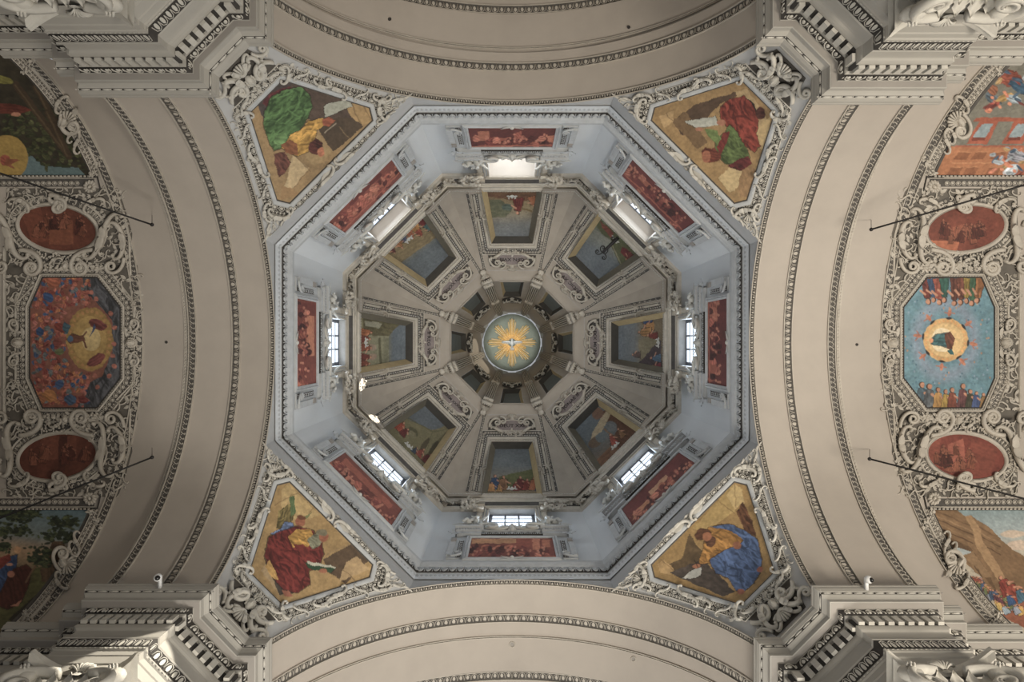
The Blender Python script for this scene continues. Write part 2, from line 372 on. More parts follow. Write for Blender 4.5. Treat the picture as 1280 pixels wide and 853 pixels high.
def course3(poly, off, d, el, pitch, height, closed=False, outs=1.0, margin=0, flipy=False, down=False):
    """elements standing out of a vertical face (or hanging from a soffit when down) that follows a polyline"""
    P = np.array(poly, float); P = P+offs(P, closed)*off; n = len(P); mb = MB()
    for i in range(n if closed else n-1):
        a, b = P[i], P[(i+1) % n]; L = np.linalg.norm(b-a); l = L-2*margin
        if l < pitch*.6: continue
        t = (b-a)/L; nrm = np.array([t[1], -t[0]]); c = max(1, round(l/pitch))
        for j in range(c):
            q = a+t*(margin+(j+.5)*l/c); V = el[0]*[l/c, height*(-1 if flipy else 1), pitch*outs]
            ex = np.array([t[0], t[1], 0]); en = np.array([nrm[0], nrm[1], 0]); ez = np.array([0, 0, 1.])
            if down: en, ez = -ez, en
            mb.add((np.array([q[0], q[1], Z0+d])+V[:, :1]*ex+V[:, 1:2]*ez+V[:, 2:3]*en, el[1], el[2]))
    return mb
# ================================================================ STRUCTURE
POS = ['bottom', 'lower left', 'left', 'upper left', 'top', 'upper right', 'right', 'lower right']
T8 = tan(pi/8); XA = 10.45; RV = 9.0; DC = 21.0
def ya(d, a=RV, b=9.0): return a*np.sqrt(np.clip(1-((d-DC)/b)**2, 0, 1))
# surfaces
DJ = DC+sqrt(81-(XA*T8)**2); dd = np.linspace(20, DJ, 60); PEND = Surf((XA+np.maximum(ya(dd), XA*T8))/sqrt(2), dd)
tt = np.linspace(-pi/2*1.0, pi/2*1.0, 181)
def vprof(a, b): return Surf(a*np.sin(tt), DC+b*np.cos(tt))
V0, V1, V2 = vprof(9.0, 9.0), vprof(9.4, 9.12), vprof(10.0, 9.2)
th = np.linspace(0, 57, 40)*pi/180
DOME = Surf(9.7*np.cos(th), 43.0+8.2*np.sin(th))
LANT = Surf([9.7*cos(radians(57)), 4.6, 4.45, 3.87, 3.55, 3.03, 2.76], [43+8.2*sin(radians(57)), 50.0, 50.2, 58, 60.5, 63, 63.3])
# --- arm vaults (four barrel vaults, banded)
ARMN = {0: 'ceiling_south_vault', 2: 'ceiling_west_vault', 4: 'ceiling_north_vault', 6: 'ceiling_east_vault'}
phs = np.linspace(-1.37, 1.37, 97)
def armprof(a, b): return np.stack([a*np.sin(phs), DC+b*np.cos(phs)], 1)
bands = [(XA, 14.2, 9.0, 9.0, 0), (14.2, 16.25, 9.2, 9.08, 1), (16.25, 30, 10.0, 9.2, 2)]
def armmesh(k):
    mb = MB(); prev = None
    bd = bands if k in (2, 6) else [(XA, 12.75, 9.0, 9.0, 0), (12.75, 14.5, 9.25, 9.13, 1), (14.5, 30, 9.7, 9.2, 2)]
    for (x0, x1, a, b, _) in bd:
        pr = armprof(a, b)
        if prev is not None:
            V = np.concatenate([np.column_stack([prev[:, 0], np.full(97, x0), Z0+prev[:, 1]]), np.column_stack([pr[:, 0], np.full(97, x0), Z0+pr[:, 1]])])
            mb.add((V, gridq(2, 97), []))
        xs = np.linspace(x0, x1, 3); pe_ = armprof(10.0, 9.2) if (_ == 1 and k in (2, 6)) else pr
        V = np.concatenate([np.column_stack([(pr+(pe_-pr)*t)[:, 0], np.full(97, x), Z0+(pr+(pe_-pr)*t)[:, 1]]) for x, t in zip(xs, (0, .5, 1))]); mb.add((V, gridq(3, 97), [])); prev = pe_
    return mb
for k in (0, 2, 4, 6):
    single(ARMN[k], armmesh(k), 'vault', 'plain banded barrel vault at the %s of the photo' % POS[k], None, k=k, kind='structure')
for k in (2, 4, 6):  # unseen end walls added to keep light out of these arms
    V = np.array([[x, {2: 24., 4: 17., 6: 29.5}[k], z] for x in (-14, 14) for z in (-1.5, Z0+32)], float)
    if k != 6: single('wall_%s_end' % {2: 'west', 4: 'north', 6: 'east'}[k], MB().add((V, [[0, 1, 3, 2]], [])), 'vault', 'unseen end wall added to darken the %s arm' % POS[k], None, k=k, smooth=False, kind='structure')
# --- spandrels above the arches and octagon foot
mb = MB()
for k in (0, 2, 4, 6):
    xs = np.linspace(-XA*T8, XA*T8, 41); lo = DC+np.sqrt(81-xs**2)
    V = np.concatenate([np.column_stack([xs, np.full(41, XA), Z0+lo]), np.column_stack([xs, np.full(41, XA), np.full(41, Z0+31.0)])]); mb.add((V, gridq(2, 41), []), lambda V, k=k: rotz(V, k))
single('wall_spandrel', mb, 'pend', 'narrow plaster strips between arch crowns and octagon ledge', None, kind='structure')
# --- pendentives
for k in (1, 3, 5, 7):
    ds = np.linspace(22.6, DJ, 40); g = (XA+np.maximum(ya(ds), XA*T8))/sqrt(2); hw = (XA-np.maximum(ya(ds), XA*T8))/sqrt(2)
    hw = np.abs(hw); V = np.array([[s*hw[i], g[i], Z0+ds[i]] for i in range(40) for s in np.linspace(-1, 1, 7)])
    V2e = np.array([[s*XA*T8, XA, Z0+z] for z in (DJ, 31.0) for s in np.linspace(-1, 1, 7)])
    mb = MB().add((V, gridq(40, 7), [])).add((V2e, gridq(2, 7), []))
    single('wall_pendentive', mb, 'pend', 'pale plaster pendentive at the %s around a seated figure fresco' % POS[k], None, k=k, kind='structure')
# --- octagon ledge (trim_1)
def octo(a): r = a/cos(pi/8); return [(r*cos(radians(22.5+45*i)), r*sin(radians(22.5+45*i))) for i in range(8)]
# counter-clockwise polygon: left of travel is inward
def ring(prof): return sweep3(octo(1.0), [(0, 0)], True)
def ringsweep(prof, scale=None):
    mb = MB(); A = np.array(prof, float); R = A[:, 0]/cos(pi/8)
    V = np.array([[R[j]*cos(radians(22.5+45*i)), R[j]*sin(radians(22.5+45*i)), Z0+A[j, 1]] for i in range(9) for j in range(len(A))])
    return V, gridq(9, len(A)), np.zeros((0, 3), int)
single('trim_1', MB().add(ringsweep([(10.46, 30.15), (10.40, 30.25), (10.42, 30.62), (10.36, 30.7), (10.33, 31.1), (10.2, 31.3), (10.13, 31.5), (10.13, 31.75), (10.45, 31.8)])), 'bstucco',
       'white octagonal ledge moulding at the foot of the drum', None, smooth=False, kind='structure')
t1 = bpy.data.objects['trim_1']
e1, e2 = MB(), MB()
for k in range(8):
    w = XA*T8
    e1.add(course([(-w, 0), (w, 0)], EL['egg'], .36, .42), lambda V, k=k: rotz(np.stack([V[:, 0], 10.33-V[:, 2], Z0+30.9-V[:, 1]], 1), k))
    e2.add(course([(-w, 0), (w, 0)], EL['tri'], .2, .22), lambda V, k=k: rotz(np.stack([V[:, 0], 10.40-V[:, 2], Z0+30.42-V[:, 1]], 1), k))
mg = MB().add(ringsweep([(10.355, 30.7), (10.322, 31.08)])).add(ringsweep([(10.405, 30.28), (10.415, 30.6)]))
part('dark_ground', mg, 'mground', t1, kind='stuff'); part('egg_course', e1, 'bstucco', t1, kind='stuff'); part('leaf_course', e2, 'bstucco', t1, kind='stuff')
# --- drum wall with window openings
WX, WD0, WD1 = 1.36, 36.2, 41.1
for k in range(8):
    w = 10.4*T8; mb = MB(); f = lambda V: np.stack([V[:, 0], V[:, 2], Z0+V[:, 1]], 1)
    def qd(x0, x1, d0, d1, a=10.4, a2=None): mb.add((np.array([[x0, d0, a], [x1, d0, a], [x1, d1, a2 or a], [x0, d1, a2 or a]]), [[0, 1, 2, 3]], []), f)
    qd(-w, -WX, 30, 44); qd(WX, w, 30, 44); qd(-WX, WX, 30, WD0); qd(-WX, WX, WD1, 44)
    single('wall_drum_bay', mb, 'drum', 'pale plaster drum wall around the %s window' % POS[k], None, k=k, smooth=False, kind='structure')
# --- dome faces with a coffer opening each
def hole(r, side): t = (187-r)/(187-124.); return side*(37.5+(25.5-37.5)*t)
HD = 8.0
def cof(r): t = (190-r)/(190-128.5); return 32.5+(20.8-32.5)*t
rr = np.linspace(190, 90.2, 34)
for k in range(8):
    mb = MB()
    up = np.linspace(192, 124, 24)
    for sd in (-1, 1):
        V = np.array([(sd*(abs(hole(r, 1))+(r*T8-abs(hole(r, 1)))*j/6), r, 0) for r in up for j in range(7)]); mb.add((V, gridq(24, 7), []), DOME)
    lo = np.linspace(124, 90.2, 16)
    V = np.array([(r*T8*(j/8-1)*1.0 if False else -r*T8+2*r*T8*j/12, r, 0) for r in lo for j in range(13)]); mb.add((V, gridq(16, 13), []), DOME)
    single('ceiling_dome_face', mb, 'dome', 'cream plaster face of the dome on the %s side' % POS[k], None, k=k, kind='structure')
# --- lantern shell
for k in range(8):
    mb = MB(); lr = [90.2, 84, 78.5, 76.5]
    V = np.array([(-r*T8+2*r*T8*j/8, r, 0) for r in lr for j in range(9)]); mb.add((V, gridq(4, 9), []), LANT)
    lr = [57.5, 54, 50.2, 46, 41.1, 39, 37.4]
    gap = False
    for (j0, j1) in ((0, 9),):
        V = np.array([(-r*T8+2*r*T8*j/8, r, 0) for r in lr for j in range(9)]); q = gridq(7, 9)
        if gap: q = np.array([f for i, f in enumerate(q) if not (i//8 == 3 and i % 8 in (3, 4, 5))])
        mb.add((V, q, []), LANT)
    for sd in (-1, 1):
        V = np.array([(sd*(15+(11-15)*(76.5-r)/19+((r*T8)-(15+(11-15)*(76.5-r)/19))*j/3), r, 0) for r in (76.5, 70, 64, 57.5) for j in range(4)]); mb.add((V, gridq(4, 4), []), LANT)
    single('ceiling_lantern_face', mb, 'dome', 'cream plaster lantern face on the %s side of the sunburst' % POS[k], None, k=k, kind='structure')
# --- upper cornice ring trim_2
cp = [(10.42, 41.9), (10.26, 42.0), (10.2, 42.25), (10.16, 42.3), (9.98, 42.85), (9.92, 42.9), (9.92, 43.1), (9.84, 43.12), (9.82, 43.35), (9.70, 43.42), (9.66, 43.7), (9.75, 43.75)]
single('trim_2', MB().add(ringsweep(cp)), 'dstucco', 'octagonal cornice ring between drum and dome', None, smooth=False, kind='structure')
t2 = bpy.data.objects['trim_2']; e1, e2, e3 = MB(), MB(), MB()
g = np.random.default_rng(5)
for k in range(8):
    w = 9.8*T8; R_ = lambda V, k=k: rotz(V, k)
    e1.add(course([(-w, 0), (w, 0)], EL['bead'], .17, .16), lambda V, k=k: rotz(np.stack([V[:, 0], 9.66-V[:, 2]*.7, Z0+43.6-V[:, 1]], 1), k))
    e2.add(course([(-w, 0), (w, 0)], EL['tri'], .16, .2), lambda V, k=k: rotz(np.stack([V[:, 0], 9.83-V[:, 2]*.7, Z0+43.24-V[:, 1]], 1), k))
    for sg in (-1, 1):
        for i in range(11):
            x = sg*(2.25+.19*i); zz = g.uniform(42.33, 42.8); a_ = 10.16-(zz-42.3)*.33
            for el in ((X(rosette(.2, 6, .12), x, 0, 0), X(leaft(.42, .13, 5, 2, 2), x, 0, .05, rot=g.uniform(0, 6)), X(blob(.08, .08, .12, 6, 2), x+.1, g.uniform(-.2, .2)), X(leaft(.36, .12, 5, 2, 2), x, .05, .08, rot=g.uniform(0, 6)))):
                e3.add(el, lambda V, k=k, a_=a_, zz=zz: rotz(np.stack([V[:, 0], a_-V[:, 2], Z0+zz-V[:, 1]], 1), k))
part('bead_course', e1, 'stucco', t2, kind='stuff'); part('leaf_course', e2, 'dstucco', t2, kind='stuff'); part('foliage_frieze', e3, 'dstucco', t2, kind='stuff')
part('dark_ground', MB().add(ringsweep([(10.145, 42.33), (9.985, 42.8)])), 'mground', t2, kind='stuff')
# --- arch mouldings
def arccourse(X0, a, b, el, pitch, width, hs=1., n=150, lo=1.37):
    """elements following the vault curve in the plane at distance X0; z inward"""
    mb = MB(); ph = np.linspace(-lo, lo, 400); C = np.stack([a*np.sin(ph), DC+b*np.cos(ph)], 1)
    D = np.concatenate([[0], np.cumsum(np.linalg.norm(np.diff(C, axis=0), axis=1))]); c = int(D[-1]/pitch)
    s = (np.arange(c)+.5)*D[-1]/c; pa = np.interp(s, D, ph); cy = a*np.sin(pa); cz = DC+b*np.cos(pa); ty = a*np.cos(pa); tz = -b*np.sin(pa); l = np.hypot(ty, tz); ty /= l; tz /= l
    V = el[0]; nv = len(V)
    P = np.zeros((c, nv, 3)); al = V[:, 0]*pitch; ac = V[:, 1]*width; ou = V[:, 2]*pitch*hs
    P[:, :, 0] = cy[:, None]+ty[:, None]*al+(-np.sin(pa))[:, None]*ou*1.0
    P[:, :, 1] = X0+ac
    P[:, :, 2] = Z0+cz[:, None]+tz[:, None]*al-np.cos(pa)[:, None]*ou
    for i in range(c): mb.add((P[i], el[1], el[2]))
    return mb
def arcsweep(prof, a, b, n=121, lo=1.37):
    ph = np.linspace(-lo, lo, n); pr = np.array(prof, float)
    V = np.array([[(a-h)*sin(p), x, Z0+DC+(b-h)*cos(p)] for p in ph for (x, h) in pr]); return V, gridq(n, len(pr)), np.zeros((0, 3), int)
archsets = {'front': (10.52, 9.0, 9.0, 'leaf', .22, .2, .12, 1), 'a': (12.1, 9.0, 9.0, 'leaf', .34, .28, .19, -1), 'b': (14.02, 9.0, 9.0, 'wave', .22, .28, .18, 1), 'c': (16.5, 10., 9.2, 'wave', .22, .28, .2, 1)}
tn = 3
for k in (0, 2, 4, 6):
    side = k in (2, 6)
    sets = [archsets['front'], archsets['a'], archsets['b'] if side else (12.98, 9.25, 9.13, 'tri', .2, .08, .05, 1), archsets['c'] if side else (14.72, 9.7, 9.2, 'leaf', .3, .3, .2, -1)]
    for (x, a, b, el, p, wd, hw, fl) in sets:
        n = 'trim_%d' % tn; tn += 1
        o = single(n, MB().add(arcsweep([(x-hw, 0), (x-hw, .07), (x-hw+.035, .07), (x-hw+.035, .012), (x+hw-.035, .012), (x+hw-.035, .07), (x+hw, .07), (x+hw, 0)], a, b)), 'vstucco',
                   'ornamented arch band %.0f metres out on the %s vault' % (x, POS[k]), None, k=k, smooth=False, kind='structure')
        part('dark_ground', MB().add(arcsweep([(x-hw+.04, .02), (x+hw-.04, .02)], a, b)), 'ground' if x < 11 else 'mground', o, kind='stuff')
        E = EL[el]
        if fl < 0: E = (E[0]*[1, -1, 1], E[1], E[2])
        part('leaf_course', arccourse(x, a-.01, b-.01, E, p, wd, .5), 'vstucco', o, kind='stuff')
    if side:    # thin fillet rows beside the third band, thin relief step between bands two and three
        o = single('trim_%d' % tn, MB().add(arcsweep([(14.28, 0), (14.28, .05), (14.42, .05), (14.42, 0)], 9.26, 9.09)), 'vstucco', 'thin beaded fillet outside the third arch band on the %s vault' % POS[k], None, k=k, smooth=False, kind='structure'); tn += 1
        part('bead_course', arccourse(14.35, 9.2, 9.03, EL['bead'], .15, .1, .6), 'vstucco', o, kind='stuff')
# ---------------------------------------------------------------- piers: cornice lip polylines measured at d = 22.8
DL = 22.8; mpp = DL/F
def pier(name, pts, label, k_lab):
    poly = [((x-CX)*mpp, (y-CY)*mpp) for x, y in pts]
    A = np.array(poly)
    # make solid lie on the left of travel
    prof = [(1.35, 22.84), (0, 22.82), (0, 22.74), (.015, 22.72), (.03, 22.58), (.075, 22.46), (.11, 22.45), (.15, 22.35), (.13, 22.33), (.20, 22.26), (.245, 22.2), (.25, 22.0), (.28, 21.99),
            (.47, 21.99), (.48, 21.95), (.58, 21.7), (.61, 21.66), (.655, 21.64), (.67, 21.12), (.685, 21.06), (.72, 20.98), (.775, 20.92), (.79, 20.84), (.80, 20.4), (.74, 20.38), (.76, 20.33), (.83, 19.87), (.80, 19.85), (.82, 19.76), (.86, 19.72), (.87, 19.5), (.9, 19.46), (.92, 19.1), (.96, 19.06), (1.0, 18.6)]
    o = single(name, MB().add(sweep3(poly, prof)), 'pier', label, None, smooth=False, kind='structure')
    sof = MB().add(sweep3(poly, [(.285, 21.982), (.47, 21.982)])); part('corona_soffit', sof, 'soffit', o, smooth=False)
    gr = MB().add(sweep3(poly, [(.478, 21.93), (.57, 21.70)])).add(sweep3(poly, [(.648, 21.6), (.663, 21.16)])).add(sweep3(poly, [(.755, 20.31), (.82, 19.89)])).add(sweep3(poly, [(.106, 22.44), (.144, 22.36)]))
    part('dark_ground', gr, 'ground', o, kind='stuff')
    part('egg_course', course3(poly, .515, 21.82, EL['egg'], .34, .29, margin=.06, outs=.55), 'stucco', o, kind='stuff')
    dent = join(box(-.3, .3, -.5, .5, -.02, .42))
    part('dentil_course', course3(poly, .655, 21.38, dent, .31, .44, margin=.04, outs=.8), 'stucco', o, smooth=False, kind='stuff')
    part('bead_course', course3(poly, .125, 22.4, EL['reel'], .36, .19, margin=.04, outs=.42), 'stucco', o, kind='stuff')
    part('leaf_course', course3(poly, .787, 20.1, EL['leaf'], .24, .38, margin=.05, outs=.55), 'stucco', o, kind='stuff')
    part('fillet_beads', course3(poly, .80, 19.8, EL['bead'], .14, .08, margin=.04, outs=.5), 'stucco', o, kind='stuff')
    # wall body down to the ground
    body = MB().add(sweep3(poly, [(1.08, 18.7), (1.08, -1.5)]))
    w = single(name.replace('trim_', 'wall_pier_'), body, 'pier', 'plaster pier under the %s cornice' % k_lab, None, smooth=False, kind='structure')
    return poly
def mirrorx(p, c=1280): return [(c-x, y) for x, y in p]
TL = [(-260, 60), (5, 60), (5, 73), (76, 73), (76, 96), (103, 96), (103, 122), (274, 122), (274, 97), (312, 58), (342, 58), (342, -300)]
BL = [(340, 1150), (340, 797), (312, 797), (274, 757), (274, 730), (111, 730), (111, 754), (84, 754), (84, 778), (9, 778), (9, 792), (-260, 792)]
TR = [(945, -300), (945, 58), (974, 58), (1014, 98), (1014, 131), (1174, 131), (1174, 104), (1201, 104), (1201, 82), (1276, 82), (1276, 70), (1540, 70)]
BR = [(1540, 795), (1272, 795), (1272, 780), (1198, 780), (1198, 757), (1170, 757), (1170, 732), (1014, 732), (1014, 757), (974, 797), (942, 797), (942, 1150)]
# left of travel must be the solid; TL travels right then up (y down): left = up-left -> in our mirrored frame offsets flip
PIER = {}
for nm, P_, lab in (('trim_90', TL, 'upper left'), ('trim_91', TR, 'upper right'), ('trim_92', BR, 'lower right'), ('trim_93', BL, 'lower left')):
    P2 = P_
    poly = np.array([((x-CX)*mpp, (y-CY)*mpp) for x, y in P2]); m = offs(poly, False); i = 7 if nm in ('trim_90',) else 5
    ii = [q for q in range(len(P2)-1) if P2[q][1] == P2[q+1][1] and P2[q][1] in (122, 131, 732, 730)][0]
    t = poly[ii+1]-poly[ii]; nl = np.array([-t[1], t[0]])
    if nl[1]*np.sign(poly[ii][1]) < 0: P2 = P2[::-1]
    PIER[nm] = pier(nm, P2, 'stepped pier cornice with dentils in the %s corner' % lab, lab)
# ================================================================ PAINTER (flat frescoes, painted on their own grids)
def hsh(i, j, s): return np.modf(np.abs(np.sin(i*127.1+j*311.7+s*74.7)*43758.5453))[0]
def vn(x, y, s=0):
    i, j = np.floor(x), np.floor(y); f, g = x-i, y-j; f = f*f*(3-2*f); g = g*g*(3-2*g)
    return (hsh(i, j, s)*(1-f)+hsh(i+1, j, s)*f)*(1-g)+(hsh(i, j+1, s)*(1-f)+hsh(i+1, j+1, s)*f)*g
def fb(x, y, s=0): return vn(x, y, s)*.55+vn(x*2.1, y*2.1, s+1)*.3+vn(x*4.3, y*4.3, s+2)*.15
class Pic:
    def __init__(s, x, y, warp=0): s.x, s.y = x+(fb(x/7, y/7, 31)-.5)*warp, y+(fb(x/7, y/7, 37)-.5)*warp; s.c = np.zeros((len(x), 3)); s.g = 1.0
    def rgb(s, c): return np.array(lin(c))
    def mix(s, m, col): m = np.asarray(m, float)[:, None]; s.c = s.c*(1-m)+m*col
    def fill(s, c): s.c[:] = s.rgb(c)
    def grad(s, p0, p1, stops):
        d = np.array(p1, float)-p0; t = ((s.x-p0[0])*d[0]+(s.y-p0[1])*d[1])/(d@d); ts = [a for a, _ in stops]; cs = np.array([s.rgb(c) for _, c in stops])
        s.c = np.stack([np.interp(t, ts, cs[:, i]) for i in range(3)], 1)
    def inside(s, pts):
        m = np.zeros(len(s.x), bool); n = len(pts); x, y = s.x, s.y
        for i in range(n):
            (x0, y0), (x1, y1) = pts[i], pts[(i+1) % n]
            if y0 == y1: continue
            c = ((y0 > y) != (y1 > y)) & (x < (x1-x0)*(y-y0)/(y1-y0)+x0); m ^= c
        return m
    def sh(s, m, c, sh=0, ang=0, per=6, seed=0):
        col = s.rgb(c)[None]; m = np.asarray(m, float); ix = np.nonzero(m > 0)[0]
        if not len(ix): return
        if sh:
            x_, y_ = s.x[ix], s.y[ix]; u = x_*cos(ang)+y_*sin(ang); v = -x_*sin(ang)+y_*cos(ang); w = fb(u/14, v/9, seed)*7
            f = 1+sh*(np.sin(v*2*pi/per+w*1.6)*.55+(fb(u/5, v/3, seed+5)-.5)*1.5+(fb(u/16, v/11, seed+8)-.5)*2.6); col = col*np.clip(f, .25, 2)[:, None]
        mm = m[ix][:, None]; s.c[ix] = s.c[ix]*(1-mm)+mm*col
    def poly(s, pts, c, sh=0, ang=0, per=6, seed=0, edge=0):
        if edge:
            ctr = np.mean(pts, 0); big = [tuple(ctr+(np.array(p)-ctr)*(1+edge/(np.linalg.norm(np.array(p)-ctr)+1e-6))) for p in pts]
            s.mix(s.inside(big)*.75, s.rgb((45, 28, 20)))
        ms = s.inside(pts); s.sh(ms, c, sh, ang, per, seed); A = np.array(pts, float); w_, h_ = np.ptp(A[:, 0]), np.ptp(A[:, 1])
        if sh >= .34 and w_*h_ > 350: s.folds(ms, A, c, ang, seed, int(w_*h_/75))
    def ell(s, cx, cy, rx, ry, c, rot=0, sh=0, per=4, seed=0, wob=0, light=0):
        a = cos(rot); b = sin(rot); u = ((s.x-cx)*a+(s.y-cy)*b)/rx; v = (-(s.x-cx)*b+(s.y-cy)*a)/ry; r = u*u+v*v
        if wob:
            near = r < 3; r = r.copy(); r[near] *= (1+wob*(fb(s.x[near]/3.5, s.y[near]/3.5, seed)-.5)*2)
        m = np.clip((1-r)*min(rx, ry)*.8+.5, 0, 1); s.sh(m, c, sh, rot, per, seed)
        if light: s.mix(m*np.clip(light*(-(u+v)*.5), 0, 1), s.rgb((255, 240, 210))); s.mix(m*np.clip(light*(u+v)*.5, 0, 1), s.rgb((20, 10, 5)))
    def folds(s, ms, A, c, ang, seed, n):
        g = np.random.default_rng(seed+50); lo, hi = A.min(0), A.max(0); L0 = .35*float(np.hypot(*(hi-lo)))
        for i in range(n):
            p = lo+(hi-lo)*g.uniform(.05, .95, 2); a = ang+g.normal(0, .45); l = L0*g.uniform(.3, .9); d = np.array([cos(a), sin(a)])*l/2; b = g.uniform(-.25, .25)*l; nrm = np.array([-sin(a), cos(a)])*b
            t = np.clip(((s.x-p[0]+d[0])*d[0]+(s.y-p[1]+d[1])*d[1])/(2*(d@d)), 0, 1); cv = 4*t*(1-t)
            r = np.hypot(s.x-(p[0]-d[0]+2*d[0]*t+nrm[0]*cv), s.y-(p[1]-d[1]+2*d[1]*t+nrm[1]*cv)); w = g.uniform(.8, 1.9)*(.3+.7*cv)
            m = np.clip(w-r+.3, 0, 1)*ms*.8; k = .42 if i % 2 else 1.75; s.mix(m, np.clip(s.rgb(c)*k, 0, 1))
    def line(s, p, q, w, c):
        p, q = np.array(p, float), np.array(q, float); d = q-p; t = np.clip(((s.x-p[0])*d[0]+(s.y-p[1])*d[1])/(d@d), 0, 1)
        r = np.hypot(s.x-p[0]-d[0]*t, s.y-p[1]-d[1]*t); s.mix(np.clip((w/2-r)+.5, 0, 1), s.rgb(c))
    def noise(s, amp, sc=6, seed=3, sx=1, sy=1): s.c *= (1+amp*(fb(s.x/sc*sx, s.y/sc*sy, seed)-.5)*2)[:, None]
    def man(s, x, y, h, robe, skin=(190, 130, 95), ang=0, hair=(70, 45, 30), seed=1, robe2=None, wide=.3):
        """a small robed figure; y is the feet, ang turns 'up' (0 = up in the picture)"""
        ux, uy = sin(ang), -cos(ang); px, py = cos(ang), sin(ang); w = h*wide
        P_ = lambda a, b: (x+px*a*w+ux*b*h, y+py*a*w+uy*b*h)
        s.poly([P_(-1.1, 0), P_(1.1, 0), P_(.75, .5), P_(.8, .78), P_(.2, .88), P_(-.5, .84), P_(-.75, .5)], robe, .4, ang+pi/2, max(2., h*.16), seed, edge=.7)
        if robe2: s.poly([P_(-.8, .2), P_(.2, .1), P_(.5, .6), P_(-.2, .82), P_(-.8, .6)], robe2, .35, ang+pi/2, max(2., h*.13), seed+1)
        s.line(P_(.5, .68), P_(1.35, .5), max(1, h*.09), skin); hx, hy = P_(.05, .98)
        s.ell(hx, hy, h*.115, h*.125, hair); s.ell(hx+px*h*.03, hy+py*h*.03, h*.085, h*.1, skin)
    def crowd(s, x0, y0, x1, y1, n, h, cols, ang=0, seed=1):
        g = np.random.default_rng(seed)
        for i in range(n):
            t = (i+g.uniform(.1, .9))/n; s.man(x0+(x1-x0)*t+g.uniform(-1, 1), y0+(y1-y0)*t+g.uniform(-.12, .12)*h, h*g.uniform(.8, 1.15), cols[g.integers(len(cols))], (g.integers(165, 205), 125, 92), ang+g.uniform(-.35, .35), seed=seed*17+i, wide=g.uniform(.22, .34))
GAIN = 1.0
def canvas(surf, k, u0, u1, r0, r1, inside, paintf, h=0, res=.9, gain=1.0, warp=2.2, mx=None):
    """grid mesh on a surface with painted colour; returns mesh with a 'paint' attribute"""
    nu = int((u1-u0)/res)+1; nr = int((r1-r0)/res)+1
    U, R = np.meshgrid(np.linspace(u0, u1, nu), np.linspace(r0, r1, nr), indexing='ij')
    if mx is not None: uu, rr_, hh = mx(U.ravel(), R.ravel())
    else: uu, rr_, hh = U.ravel(), R.ravel(), np.full(U.size, h)
    V = surf(np.stack([uu, rr_, hh+0*uu], 1)); Q = gridq(nu, nr)
    if inside is not None:
        ci = inside(uu, rr_); keep = ci[Q].any(1); Q = Q[keep]
    used = np.unique(Q); remap = -np.ones(len(V), int); remap[used] = np.arange(len(used)); V = V[used]; Q = remap[Q]
    wv = rotz(V, k); d = wv[:, 2]-Z0; px = CX+wv[:, 0]*F/d; py = CY+wv[:, 1]*F/d
    p = Pic(px, py, warp); paintf(p); p.noise(.16, 2.2, 9); p.noise(.18, 14, 19); gr_ = p.c.mean(1)[:, None]; p.c = p.c*.76+gr_*.24; c = np.clip(p.c*gain, 0, 1)
    m = MB().add((V, Q, [])); return m, c
def canvaspart(name, mc, parent, label=None):
    o = part(name, mc[0], 'paint', parent, label=label); ca = o.data.color_attributes.new('paint', 'FLOAT_COLOR', 'POINT')
    ca.data.foreach_set('color', np.column_stack([mc[1], np.ones(len(mc[1]))]).astype(np.float32).ravel()); return o
def polyin(pts):
    def f(x, y):
        p = Pic(x, y); return p.inside(pts)
    return f
GOLDB = (176, 140, 84)
